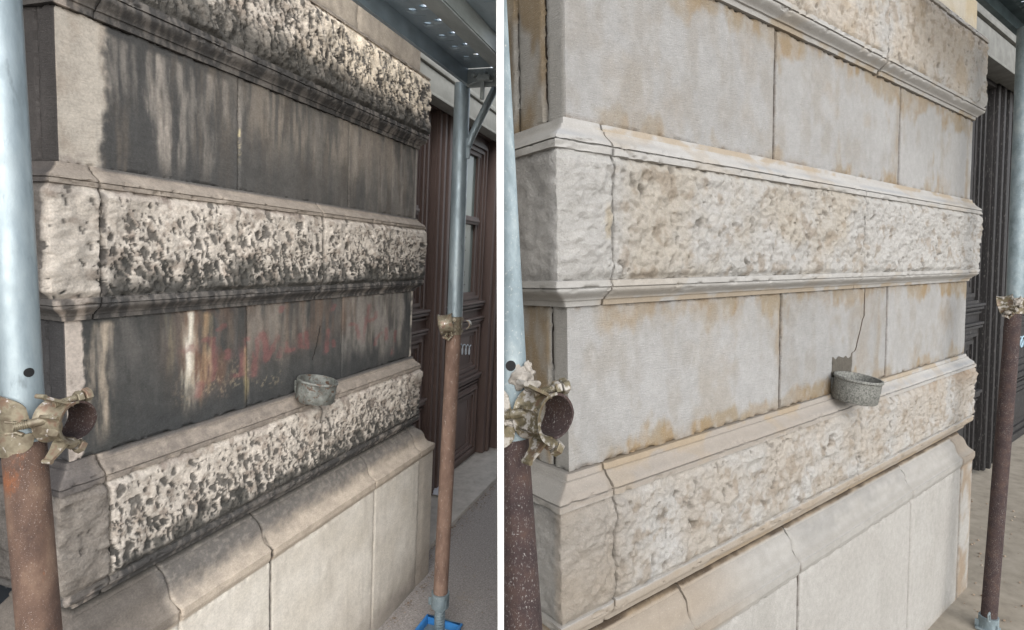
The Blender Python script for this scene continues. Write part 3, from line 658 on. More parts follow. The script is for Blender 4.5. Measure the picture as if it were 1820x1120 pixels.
# ================= cleaned bay
OR = c(186, 158, 122); ST = c(198, 192, 184)
def stain_top(S, Z, z0, z1, sd, thr=.5):
    n = fbm(S*2.6, Z*2.4, 5, sd); n2 = fbm(S*11, Z*3.5, 5, sd+1)
    t = ss(.36, .0, (z1-Z))*.30+ss(.30, .0, (Z-z0))*.28
    return ss(thr-.03, thr+.13, n*.66+n2*.34+t-.185)
def ash_c(z0, z1, sd, edges, jts=()):
    def col(S, Z, o, D):
        b = mix(c(192, 189, 184)+0*S[..., None], c(208, 206, 203), fbm(S*3, Z*2.5, 5, sd))
        b = mix(b, c(186, 179, 169), .6*sm(fbm(S*5, Z*3, 6, sd+2), .45, .7))
        m = stain_top(S, Z, z0, z1, sd+3)
        m = np.maximum(m, .35*ss(.56, .72, fbm(S*2.2+3, Z*1.8, 6, sd+5))*ss(.2, .35, S))
        m = m*ss(.28, .42, S+.2*fbm(Z*3, S*2, 3, sd))
        for e in edges: m = np.maximum(m, .8*ss(.12, .0, abs(S-e)+.14*(fbm(S*6, Z*4, 4, sd+6)-.3)))
        b = mix(b, mix(c(184, 168, 144)+0*S[..., None], c(182, 158, 124), sm(fbm(S*5, Z*5, 4, sd+7), .4, .65)), m*(.66+.34*sm(fbm(S*1.3, Z*1.1, 3, sd+12), .35, .6)))
        b = mix(b, c(150, 122, 92), .45*ss(.05, .0, np.minimum(Z-z0, z1-Z))*sm(fbm(S*12, Z*6, 4, sd+8), .4, .7))
        b = mix(b, c(212, 210, 206), .35*sm(fbm(S*14, Z*9, 6, sd+9), .5, .75))
        for e in jts: b = mix(b, c(84, 66, 50), .8*ss(.018+.004*e, .004, abs(S-e)+.010*(fbm(Z*16, S*9, 3, 5)-.5)))
        bi = sum((S > e)*1. for e in jts); b = b*(.86+.045*np.sin(bi*2.3+sd))[..., None]; ret = ss(0, -.01, S)
        b = mix(b, mix(c(176, 172, 164)+0*S[..., None], c(150, 132, 106), ss(-.17, -.18, S)*ss(.35, .6, fbm(S*5, Z*2, 4, sd+10))), ret)
        return b
    return col
def rock_c(zc0, zc1, kind):
    def inside(Z): return ss(zc0+.002, zc0+.05, Z)*ss(zc1-.002, zc1-.06, Z)
    def pits(S, Z):
        p = cells(S*9+(fbm(S*7, Z*7, 3, 3)-.5)*2, Z*8+(fbm(S*7, Z*7, 3, 4)-.5)*2, 20+kind, .12, .4, .35)
        return np.maximum(p, .6*cells(S*20+(fbm(S*9, Z*9, 3, 3)-.5)*2, Z*18, 24+kind, .1, .4, .4))*ss(.1, .3, S)
    def disp(S, Z):
        m = inside(Z); pp_ = pits(S, Z); S = wp(S, .18); q = fbm(S*13, Z*12, 4, 201+kind); f = fbm(S*34, Z*30, 4, 203)
        chip = abs(fbm(S*9, Z*9, 4, 204+kind)-.5)*.09
        m = m*(.45+.55*ss(-.2, 0., S)); m = m*(.6 if kind == 3 else 1)
        return m*(.02+(fbm(S*4, Z*4, 4, 202+kind)-.4)*.06+(q-.5)*.022+(f-.5)*.022-chip*.6-.022*pp_+(abs(fbm(S*26, Z*22, 3, 209)-.5)-.1)*.03)
    def col(S, Z, o, D):
        b = mix(c(206, 202, 195)+0*S[..., None], c(220, 216, 210), fbm(S*6, Z*6, 5, 205))
        wrm = {1: c(206, 194, 178), 2: c(208, 197, 180), 3: c(220, 206, 188)}[kind]
        b = mix(b, wrm, (.75 if kind != 2 else .8*ss(.25, .5, S)*ss(3.95, 3.6, S))*sm(fbm(S*2.2, Z*2.4, 5, 206+kind), .3, .62))
        b = mix(b, c(168, 150, 128), .55*sm(fbm(S*11, Z*10, 5, 207), .56, .72)*ss(.2, .4, S))
        m = inside(Z)
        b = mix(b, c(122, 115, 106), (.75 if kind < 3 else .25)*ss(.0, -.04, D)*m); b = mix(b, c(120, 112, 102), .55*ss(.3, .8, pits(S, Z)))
        b = mix(b, c(204, 188, 160), .7*ss(.055, .02, abs(S-.225)+.04*(fbm(Z*14, S*9, 4, 8)-.5))*ss(.15, .09, abs(Z-1.50)+.05*fbm(S*9, Z*9, 3, 3))) if kind == 2 else b
        if kind == 1: b = mix(b, c(168, 152, 132), .5*ss(.6, .2, S)); b = mix(b, c(178, 146, 110), .45*ss(-.45, -.2, Z)*ss(5.2, 5.6, S)*sm(fbm(S*4, Z*2, 4, 9), .4, .6))
        if kind == 3: b = mix(b, c(194, 170, 134), .35*sm(fbm(S*3, Z*4, 5, 212), .5, .66))
        return mix(b, c(176, 172, 165)*(.7+.6*fbm(S*7, Z*6, 5, 211))[..., None], ss(-.02, -.06, S))
    return disp, col
def zone_col_c(zr0, zr1, rc, kind):
    def col(S, Z, o, D):
        b = rc(S, Z, o, D)
        mo = mix(c(196, 191, 184)+0*S[..., None], c(208, 205, 200), fbm(S*3, Z*20, 5, 220))
        mo = mix(mo, c(176, 178, 180), .6*ss(.05, .09, o)*ss(.118, .1, o)*sm(fbm(S*2, Z*3, 4, 221), .35, .6)*ss(zr1, zr1+.02, Z))
        if kind == 1: mo = mix(mo, c(176, 164, 150), .8*ss(zr1-.01, zr1+.01, Z)*ss(6., 2., S))
        st = ss(.52, .66, fbm(S*3.5, Z*7, 5, 222+kind)+.10*ss(.05, .025, o))*ss(.18, .3, S)
        mo = mix(mo, c(188, 166, 134), st*(.25+.4*ss(.06, .03, o)))
        if kind == 1: mo = mix(mo, c(178, 158, 132), .6*ss(zr0, zr0-.02, Z))
        mo = mix(mo, c(172, 168, 160), ss(0, -.03, S)*.85)
        b = mix(b, mo, ss(zr0+.004, zr0-.004, Z)); return mix(b, mo, ss(zr1-.004, zr1+.004, Z))
    return col
P2 = Pier(CLEAN, 7.321, 1.53, .7, .80, 1.08)
pier2 = thing('stone_pier', CLEAN, (3.6, .3, ZG[CLEAN]), 'cleaned pale stone pier with orange-brown water stains and lighter rough-hewn bands', 'stone wall', 'stone piers before and after cleaning')
core(P2, ZG[CLEAN], 5.2, M_CORE_C, pier2, 'cap')
for a, b in ((-P2.DL, -.442), (-.442, -.175), (-.175, 2.293), (2.293, 4.874), (4.874, 7.321+1.08)):
    P2.block('ashlar_block', a, b, lin(2.092, 3.134, .0105), [(2, 0), (3.2, 0)], flat_disp(.008, 5, 11), ash_c(2.09, 3.137, 230, (4.80, 7.15), (2.293, 4.874)), M_ASH_C, pier2, gapw=.017, wob=(.003, .003), dx=.010, grow=.25, clip=a < 0)
for a, b in ((-P2.DL, -.152), (-.152, 2.441), (2.441, 4.670), (4.670, 7.321+1.08)):
    P2.block('ashlar_block', a, b, lin(.004, .996, .0105), [(-1, 0), (3.2, 0)], flat_disp(.008, 5, 12), ash_c(0., 1., 260, (2.42, 4.45), (2.441, 4.670)), M_ASH_C, pier2, gapw=.017, wob=(.003, .003), dx=.010, grow=.25, clip=a < 0)
def ash_top_c(S, Z, o, D):
    b = mix(c(206, 196, 178)+0*S[..., None], c(196, 186, 168), fbm(S*4, Z*4, 5, 290)); return mix(b, c(196, 172, 126), .5*sm(fbm(S*3, Z*2, 5, 291), .5, .7))
for a, b in ((-P2.DL, 3.0), (3.0, 7.321+1.08)):
    P2.block('ashlar_block', a, b, lin(4.285, 5.2, .03), [(4, 0), (7, 0)], flat_disp(.005, 5, 13), ash_top_c, M_ASH_C, pier2, gapw=G, dx=.03, clip=a < 0)
dsp, cl = rock_c(1.156, 1.885, 2)
band(P2, None, [.275, 3.777], 1.0, 1.156, 1.885, 2.089, dsp, zone_col_c(1.156, 1.885, cl, 2), (M_ROCK_C, M_MOULD_C), pier2, .022, [.016, .014, .016], clip='cap', d=.010, grow=.25)
dsp, cl = rock_c(-.845, -.175, 1)
band(P2, None, [.275, 3.777], -1.03, -.845, -.175, 0., dsp, zone_col_c(-.845, -.175, cl, 1), (M_ROCK_C, M_MOULD_C), pier2, .016, [.016, .012, .014], clip='cap', d=.010, grow=.25)
dsp, cl = rock_c(3.288, 4.113, 3)
band(P2, None, [1.2, 4.22], 3.137, 3.288, 4.113, 4.281, dsp, zone_col_c(3.288, 4.113, cl, 3), (M_ROCK_C, M_MOULD_C), pier2, .03, [.008, .030, .030], clip='cap', d=.010, grow=.25)
def plinth_col_c(S, Z, o, D):
    zc = -1.32
    face = mix(c(210, 206, 199)+0*S[..., None], c(197, 192, 184), fbm(S*3, Z*2.5, 6, 300))
    face = mix(face, c(188, 184, 176), .5*sm(run_noise(S, Z, 4, 301), .5, .7))
    face = mix(face, c(176, 152, 124), .8*ss(6.62, 6.7, S)*sm(run_noise(S, Z*2, 6, 302), .42, .6))
    face = mix(face, c(178, 164, 146), .6*ss(.2, .0, Z+3.2+.15*fbm(S*5, Z*5, 3, 3)))
    cap = mix(c(182, 177, 169)+0*S[..., None], c(202, 198, 191), fbm(S*9, Z*16, 6, 303))
    cap = mix(cap, c(166, 163, 158), .6*ss(2.4, 2.8, S)*ss(5.4, 4.6, S)*ss(-1.3, -1.15, Z)*sm(fbm(S*3, Z*6, 4, 304), .3, .55))
    cap = mix(cap, c(176, 158, 136), .7*ss(2.0, 1.0, S)); cap = mix(cap, c(160, 140, 116), .6*ss(6.62, 6.7, S))
    cap = mix(cap, c(184, 160, 128), .7*ss(-1.065, -1.045, Z))
    cap = mix(cap, c(176, 170, 160), .5*ss(-1.22, -1.28, Z)*ss(zc+.03, zc+.045, Z))
    b = mix(face, cap, ss(zc-.09, zc-.04, Z))
    for jx, am in ((2.461, .85), (5.0, .35), (6.711, .6)): b = mix(b, c(84, 70, 58), am*ss(.016+.002*jx, .004, abs(S-jx)+.014*(fbm(Z*12, S*9, 4, 5)-.5))*ss(-1.25, -1.35, Z))
    return mix(b, c(74, 60, 48), .9*ss(-1.052, -1.043, Z+.012*(fbm(S*6, Z*0, 4, 6)-.5)))
plinth(P2, (M_PLINTH_S, M_MOULD_C), pier2, .20, -1.035, -1.32, ZG[CLEAN], [1.0, 2.461, 5.0, 6.711], 7.19, plinth_col_c, .03, [.008, .014, .012, .005, .010], clip='cap')
# ================= ground
def ground_sheet(name, bay, x0, x1, y0, y1, z, mat, amp, nx=60, ny=40, label=None, clip=True):
    m = MB(); xs = np.linspace(x0, x1, nx); ys = np.linspace(y0, y1, ny); X, Y = np.meshgrid(xs, ys)
    Z = z+(fbm(X*1.5, Y*1.5, 4, 400)-.5)*amp
    vs = np.stack([X, Y, Z], -1).reshape(-1, 3); f = [(j*nx+i, j*nx+i+1, (j+1)*nx+i+1, (j+1)*nx+i) for j in range(ny-1) for i in range(nx-1)]
    m.poly(vs.tolist(), f, True); o = add(name, m.mesh(), bay, mat, clip=clip); o['kind'] = 'structure'; return o
ground_sheet('pavement', SOILED, -6, 18, -12, .03, ZG[SOILED], M_ASPH, .02)
ground_sheet('pavement', CLEAN, -6, 26, -12, 3.0, ZG[CLEAN], M_DUSTG, .004)
m = MB(); n = 24; R_ = 60
m.poly([(-R_, -R_, -.45), (R_, -R_, -.45), (R_, R_, -.45), (-R_, R_, -.45)], [(0, 1, 2, 3)])
g = bpy.data.objects.new('ground', m.mesh()); COL.objects.link(g); g.data.materials.append(M_ASPH); g['kind'] = 'structure'

# threshold slabs in front of the doors
for bay, x0, x1, mt, lab, cp in ((SOILED, 5.2, 17, M_SLAB, 'grey concrete door sill slab with grit along its edge, beside the blackened pier', 'cap'), ):
    m = MB(); m.box((x0, .035, ZG[bay]-.3), (x1, 1.3, ZG[bay]+.09), .012)
    o = add('threshold_slab', m.mesh(), bay, mt, clip=cp); tag(o, lab, 'door sill')
rr = random.Random(4)
m = MB()
for i in range(520):
    x = 5.0+rr.random()*7; y = .03-abs(rr.gauss(0, .10)); r = rr.uniform(.008, .028)
    if rr.random() < .35: x = rr.uniform(3.2, 7); y = -.02-rr.random()*1.6; r *= .6
    elif rr.random() < .2: x = rr.uniform(3.4, 4.9); y = -.34-abs(rr.gauss(0, .08)); r *= .8
    if x < 5.2 and y > -.32: y = -.33-rr.random()*.1
    a = rr.uniform(0, 6.3); t = rr.uniform(0, .6); z = ZG[SOILED]+.012
    u = Vector((math.cos(a), math.sin(a), t*.5))*r; v = Vector((-math.sin(a), math.cos(a), rr.uniform(-.4, .4)))*r*rr.uniform(.35, .8)
    C = Vector((x, y, z+r*.3)); k = Vector((0, 0, r*.25))
    m.poly([C-u, C-v+k, C+u, C+v+k, C-k], [(0, 1, 2, 3), (0, 4, 1), (1, 4, 2), (2, 4, 3), (3, 4, 0)])
o = add('litter', m.mesh(), SOILED, M_LITTER, clip=True); tag(o, 'dry leaf crumbs and grit gathered along the sill edge', 'leaf litter', kind='stuff')
m = MB()
for i in range(160):
    x = rr.uniform(6.5, 11); y = rr.uniform(-.9, 1.0); r = rr.uniform(.006, .02)
    m.lump((x, y, ZG[CLEAN]+.01+r*.3), r, i, 1, .1, (1, 1, .7))
o = add('rubble', m.mesh(), CLEAN, M_LITTER, clip=True); tag(o, 'small crumbs of debris on the dusty ground', 'rubble', kind='stuff')
m = MB()
gx = [(7.55, .62), (7.95, .72), (8.0, .98), (7.62, .95)]
vs = [(x, y, ZG[SOILED]+.12+h) for (x, y), h in zip(gx, (.05, .13, .05, .01))]; vs += [(x, y, z-.012) for x, y, z in vs]
m.poly(vs, [(0, 1, 2, 3), (7, 6, 5, 4), (0, 4, 5, 1), (1, 5, 6, 2), (2, 6, 7, 3), (3, 7, 4, 0)])
o = add('paper_scrap', m.mesh(), SOILED, M_PAPER); tag(o, 'crumpled white paper scrap lying on the door sill', 'paper')

# ================= dark cladding left of the soiled pier
m = MB(); m.box((-4.5, .62, ZG[SOILED]), (-.02, .9, 5.5), .02)
rt = thing('clad_wall', SOILED, (-2, .7, ZG[SOILED]), 'dark blue-grey scratched wall surface behind the nearest rusty tube at far left', 'wall')
add('wall_panel', m.mesh(), SOILED, M_DARKST, rt)
m = MB(); m.box((-4.5, .60, -1.6), (-.02, .618, -1.52), .006); add('seam_strip', m.mesh(), SOILED, M_BEAM, rt)

# ================= doors
def frame(m, x0, x1, z0, z1, y, steps):
    """mitred stepped frame: steps = (width, depth offset) from outside in"""
    a = 0
    for wd, dy in steps:
        xa, xb, za, zb = x0+a, x1-a, z0+a, z1-a; ia, ib, ja, jb = xa+wd, xb-wd, za+wd, zb-wd
        o = [(xa, za), (xb, za), (xb, zb), (xa, zb)]; i = [(ia, ja), (ib, ja), (ib, jb), (ia, jb)]
        vs = [(p[0], y+dy, p[1]) for p in o]+[(p[0], y+dy, p[1]) for p in i]+[(p[0], y+.12, p[1]) for p in o]+[(p[0], y+.12, p[1]) for p in i]
        fs = []
        for k in range(4):
            l = (k+1) % 4; fs += [(k, l, 4+l, 4+k), (8+k, 8+l, l, k), (4+k, 4+l, 12+l, 12+k)]
        m.poly(vs, fs); a += wd
    return a
def door(bay, X, label, ztop, mw, mg, clip, marks):
    zb = ZG[bay]+.10; y = 1.1
    D = thing('double_door', bay, (X(9), y, ZG[bay]), label, 'door', 'double doors beside the piers')
    k = X(10)-X(9)
    st = [(.10, -.075), (.05, -.04), (.05, -.06), (.04, -.02), (.06, .0)]
    def leaf(xa, xb, mullion):
        sx = .62*k**.5
        m = MB(); yb = y
        m.box((xa, yb, zb), (xa+.62*k, yb+.12, ztop)); m.box((xb-.62*k, yb, zb), (xb, yb+.12, ztop))
        xi, xj = xa+.62*k, xb-.62*k
        for z0, z1 in ((zb, zb+.35), (-1.75, -1.2), (-.12, .44), (ztop-.4, ztop)): m.box((xi, yb+.001, z0), (xj, yb+.12, z1))
        L = add('door_leaf', m.mesh(), bay, mw, D, clip=clip)
        # moulded frames standing on the leaf
        m = MB()
        xs0, xs1 = xa+.18*k, xb-.18*k
        for z0, z1 in ((-1.35, -.05), (.36, ztop-.15), (zb+.12, -1.62)): frame(m, xs0, xs1, z0, z1, yb-.002, [(.07*k**.5, -.05), (.05*k**.5, -.085), (.05*k**.5, -.03), (.06*k**.5, -.055), (.09*k**.5, -.012)])
        for z, h, d in ((.40, .05, .13), (.33, .05, .10), (.24, .04, .06), (.02, .05, .11), (-.05, .05, .09), (-1.40, .06, .12), (-1.48, .06, .09), (-1.58, .04, .05)):
            m.box((xa+.05*k, yb-d, z), (xb-.05*k, yb-.001, z+h), .008)
        m.box((xi-.08, yb-.05, 2.26), (xj+.08, yb+.05, 2.44), .012); m.box((xi-.08, yb-.08, 2.32), (xj+.08, yb-.04, 2.38), .008)
        add('moulding', m.mesh(), bay, mw, L, clip=clip)
        m = MB(); m.box((xi-.1, yb+.06, .4), (xj+.1, yb+.085, ztop-.3)); add('glass_pane', m.mesh(), bay, mg, L, clip=clip)
        m = MB()
        for z0, z1 in ((-1.25, -.1), (zb+.3, -1.7)):
            m.box((xi-.15, yb+.02, z0), (xj+.15, yb+.06, z1)); m.box((xi+.05, yb-.01, z0+.15), (xj-.05, yb+.03, z1-.15), .02)
        add('panel', m.mesh(), bay, mw, L, clip=clip)
        return L
    leaf(X(5.0), X(7.42), 0); R = leaf(X(8.03), X(10.4), 1)
    m = MB(); m.box((X(7.43), y-.10, zb), (X(8.02), y+.1, ztop+.5), .01)
    for a, b, d in ((7.46, 7.54, .16), (7.60, 7.66, .20), (7.70, 7.80, .15), (7.86, 7.98, .18)): m.box((X(a), y-d, zb), (X(b), y-.05, ztop+.5), .012)
    add('mullion', m.mesh(), bay, mw, D, clip=clip)
    m = MB(); m.box((X(10.42), y-.2, zb), (X(10.9), y+.1, ztop+.5), .012); m.box((X(10.92), y-.5, zb), (X(16), y+.1, ztop+.5), .012); m.box((X(10.6), y-.26, zb), (X(10.75), y-.19, ztop+.5), .012)
    m.box((X(5.0)-3, y-.02, zb-.1), (X(5.0)-.001, y+.12, ztop+.5)); m.box((X(5.0), y-.12, ztop+.003), (X(10.41), y+.12, ztop+.5), .01)
    add('door_frame', m.mesh(), bay, mw, D, clip=clip)
    for pts, r, mt, nm, par in marks:
        m = MB()
        for pl_ in pts: m.tube(pl_, r, 6)
        add(nm, m.mesh(), bay, mt, D, clip=clip)
def loops(x0, x1, z, n, hx, hz, y, drop=0):
    out = []
    for i in range(n*14+1):
        t = i/14; a = 2*math.pi*t
        out.append((x0+(x1-x0)*t/n+hx*math.sin(a), y, z-drop*t/n+hz*math.cos(a)))
    return out
def arc(cx, cz, rx, rz, a0, a1, y, n=14): return [(cx+rx*math.cos(a0+(a1-a0)*i/n), y, cz+rz*math.sin(a0+(a1-a0)*i/n)) for i in range(n+1)]
yg = 1.1+.05
# lettering on the glass (large ring, small letters above and below) and marker loops on the panel
marksS = [([arc(8.70, 1.55, .18, .30, 0, 6.28, yg), [(8.42, yg, 1.98), (8.56, yg, 1.98)], [(9.22, yg, 1.95), (9.36, yg, 1.95)], [(9.24, yg, 1.66), (9.38, yg, 1.66)],
            [(9.30, yg, 1.62), (9.30, yg, 1.18)], [(9.24, yg, 1.16), (9.38, yg, 1.16)],
            arc(8.56, 1.02, .07, .08, 0, 6.28, yg), [(8.64, yg, 1.12), (8.64, yg, .94)], [(8.46, yg, 1.2), (8.66, yg, 1.2)], [(8.46, yg, .87), (8.66, yg, .87)],
            [(9.30, yg, 1.10), (9.30, yg, .93)], arc(9.36, 1.03, .06, .06, 1.57, 3.3, yg), [(9.24, yg, .87), (9.42, yg, .87)]], .008, M_INK, 'glass_lettering', None),
          ([loops(8.96, 9.78, -.58, 4, .07, .12, 1.1-.02, .14)], .013, M_CHALK, 'marker_scribble', None)]
XS = lambda v: v
door(SOILED, XS, 'brown panelled double door with white marker loops behind the soiled pier', 4.3, M_WOOD, M_GLASS, True, marksS)
kx = 1.75
XC = lambda v: 14.1+kx*(v-8.35)
y2 = 1.1-.02
marksC = [([arc(14.95, 1.55, .34, .34, 0, 6.28, yg), [(14.9, yg, 1.9), (15.25, yg, 1.9)], arc(14.8, .98, .12, .09, .8, 5.4, yg), [(15.05, yg, 1.07), (15.05, yg, .93), (15.2, yg, .9), (15.25, yg, 1.07)], [(15.0, yg, 2.5), (15.3, yg, 2.5)], [(15.1, yg, 2.65), (15.1, yg, 2.35)]], .009, M_INK, 'glass_lettering', None),
          ([arc(13.72, -.70, .16, .18, 0, 6.28, y2), arc(13.76, -1.12, .22, .24, 0, 6.28, y2), [(13.52, y2, -.5), (13.56, y2, -1.0)]], .022, M_BLUEMARK, 'marker_scribble', None),
          ([loops(15.05, 16.3, -.62, 4, .16, .13, y2, .06)], .016, M_BLUEMARK, 'marker_scribble', None)]
door(CLEAN, XC, 'dust-splashed black double door with pale blue marker figure behind the cleaned pier', 4.75, M_WOOD_D, M_GLASS_D, True, marksC)
# reveals closing the recess sides, lintels above
def lintel(bay, x0, x1, y, z0, z1, mat, label, clip):
    m = MB(); T = thing('lintel', bay, ((x0+x1)/2, y, z0), label, 'lintel', 'lintels over the doors')
    m.box((x0, y, z0), (x1, y+.6, z1), .01); add('lintel_beam', m.mesh(), bay, mat, T, clip=clip)
    m = MB(); m.box((x0, y-.04, z1+.03), (x1, y+.6, z1+.12), .01); m.box((x0, y+.03, z1), (x1, y+.6, z1+.031)); m.box((x0, y+.02, z1+.121), (x1, y+.6, z1+.9), .01)
    m.box((x0, y-.02, z0-.05), (x1, y+.3, z0-.002), .008)
    add('moulding', m.mesh(), bay, mat, T, clip=clip)
lintel(SOILED, 4.9, 14.5, .6, 4.33, 4.70, M_LINTEL, 'pale grey painted lintel over the brown door', True)
lintel(CLEAN, 7.4, 24, .6, 4.84, 5.30, M_LINTEL_D, 'dark grey lintel over the dusty black door', True)

# ================= steel scaffold deck
def plate_holes(m, x0, x1, y0, y1, z, holes, r, th=.02, dx=.13, dy=.0):
    """plate at height z with round holes: square cells round every hole, plain strips between"""
    hs = sorted(holes); c_ = .055
    for zz in (z, z+th):
        cells_ = []
        for hx, hy in hs: cells_.append((hx-c_, hx+c_, hy-c_, hy+c_, hx, hy))
        ysl = sorted(set([y0, y1]+[round(v, 5) for q in cells_ for v in (q[2], q[3])])); xsl = sorted(set([x0, x1]+[round(v, 5) for q in cells_ for v in (q[0], q[1])]))
        for i in range(len(xsl)-1):
            for j in range(len(ysl)-1):
                cx, cy = (xsl[i]+xsl[i+1])/2, (ysl[j]+ysl[j+1])/2
                if any(q[0] < cx < q[1] and q[2] < cy < q[3] for q in cells_): continue
                m.poly([(xsl[i], ysl[j], zz), (xsl[i+1], ysl[j], zz), (xsl[i+1], ysl[j+1], zz), (xsl[i], ysl[j+1], zz)], [(0, 1, 2, 3)])
        for q in cells_:
            n = 16; vs = []
            for k in range(n):
                a = 2*math.pi*k/n; ca, sa = math.cos(a), math.sin(a); f = c_/max(abs(ca), abs(sa))
                vs.append((q[4]+ca*f, q[5]+sa*f, zz)); vs.append((q[4]+ca*r, q[5]+sa*r, zz+(.012 if zz == z else 0)))
            m.poly(vs, [(2*k, (2*k+2) % (2*n), (2*k+3) % (2*n), 2*k+1) for k in range(n)])
def slots(m, x, y, z, n, pitch):
    for i in range(n): m.box((x+i*pitch, y[0], z-.006), (x+i*pitch+.012, y[1], z-.0005), .002)
Z = 3.70
deck = thing('scaffold_deck', SOILED, (2.5, -1.8, Z), 'grey perforated steel scaffold deck overhead with round light holes', 'scaffold deck')
m = MB()
m.box((1.1, -1.10, Z), (4.15, -1.055, Z+.012)); m.box((1.1, -1.068, Z+.012), (4.15, -1.055, Z+.42)); m.box((1.1, -1.13, Z+.40), (4.15, -1.068, Z+.42))
add('side_beam', m.mesh(), SOILED, M_DECK, deck, clip=True)
m = MB(); hs = [(2.432+.325*i, -1.22) for i in range(-4, 5)]+[(2.385+.325*i, -1.36) for i in range(-4, 5)]
plate_holes(m, 1.1, 4.10, -1.75, -1.07, Z+.2, hs, .038)
slots(m, 2.55-.325*4, (-1.30, -1.14), Z+.2, 9, .325); slots(m, 2.62-.325*4, (-1.58, -1.44), Z+.2, 9, .325)
add('plank', m.mesh(), SOILED, M_DECK, deck, clip=True)
m = MB(); m.box((1.1, -1.82, Z), (4.12, -1.64, Z+.018), .006); m.box((1.1, -1.83, Z+.018), (4.12, -1.80, Z+.197)); m.box((1.1, -1.66, Z+.018), (4.12, -1.645, Z+.197)); m.tube([(1.1, -1.655, Z+.02), (4.12, -1.655, Z+.02)], .014, 8)
add('side_beam', m.mesh(), SOILED, M_BEAM, deck, clip=True)
m = MB(); hs = [(2.3+.325*i, -2.05) for i in range(-3, 5)]+[(2.25+.325*i, -2.2) for i in range(-3, 5)]
plate_holes(m, 1.1, 4.10, -2.55, -1.81, Z+.2, hs, .018)
slots(m, 2.4-.325*3, (-2.16, -1.98), Z+.2, 8, .325); slots(m, 2.4-.325*3, (-2.5, -2.3), Z+.2, 8, .325); add('plank', m.mesh(), SOILED, M_DECK, deck, clip=True)
m = MB(); m.box((4.12, -2.55, Z-.02), (4.17, -1.07, Z+.20), .01)
for yy in (-1.18, -1.32, -1.46): m.lump((4.10, yy, Z+.12), .035, int(-yy*100), 2, .15)
m.box((4.03, -1.34, Z-.20), (4.07, -1.29, Z+.05), .01); m.box((4.0, -1.42, Z+.02), (4.08, -1.25, Z+.09), .015)
m.tube([(4.05, -1.10, Z-.02), (4.06, -1.25, Z+.03), (4.05, -1.45, Z+.02)], .012, 8)
add('end_bracket', m.mesh(), SOILED, M_BEAM, deck, clip=True)
Z = 4.05
deck2 = thing('scaffold_deck', CLEAN, (6, -1, Z), 'dark teal steel deck edge with rows of small holes above the cleaned pier', 'scaffold deck')
m = MB(); m.box((4.6, -.50, Z), (9.5, -.44, Z+.02)); m.box((4.6, -.452, Z+.02), (9.5, -.44, Z+.2))
add('side_beam', m.mesh(), CLEAN, M_DECK_D, deck2, clip=True)
m = MB(); hs = [(4.7+.13*i, -.60) for i in range(36)]+[(4.75+.13*i, -.72) for i in range(36)]
plate_holes(m, 4.6, 9.5, -2.0, -.452, Z+.2, hs, .022); add('plank', m.mesh(), CLEAN, M_DECK_D, deck2, clip=True)

# ================= scaffold tubes
def P3(p): return Vector(p)
r = .0975
# nearest tube, soiled bay
st1 = thing('scaffold_standard', SOILED, (-.80, -1.0, ZG[SOILED]), 'near galvanised scaffold tube with rusty lower half and open clamp, at far left', 'scaffold tube', 'scaffold tubes')
A = P3((-.574, -.472, 2.799)); Bp = P3((-.708, -.75, .777)); Cc = P3((-.722, -.816, .456)); Dd = P3((-.790, -.985, -.80))
d1 = (A-Bp).normalized(); d2 = (Cc-Dd).normalized()
m = MB(); m.tube([Bp-d1*.28+Vector((0, 0, 0)), A+d1*.8], r, 48); up1 = add('upper_tube', m.mesh(), SOILED, M_GALV, st1)
m = MB(); base = Dd+(Dd-Cc).normalized()*2.0; m.tube([Bp-d1*.16, Dd, Vector((base.x, base.y, ZG[SOILED]+.01))], r*.965, 48); add('lower_tube', m.mesh(), SOILED, M_RUST, st1)

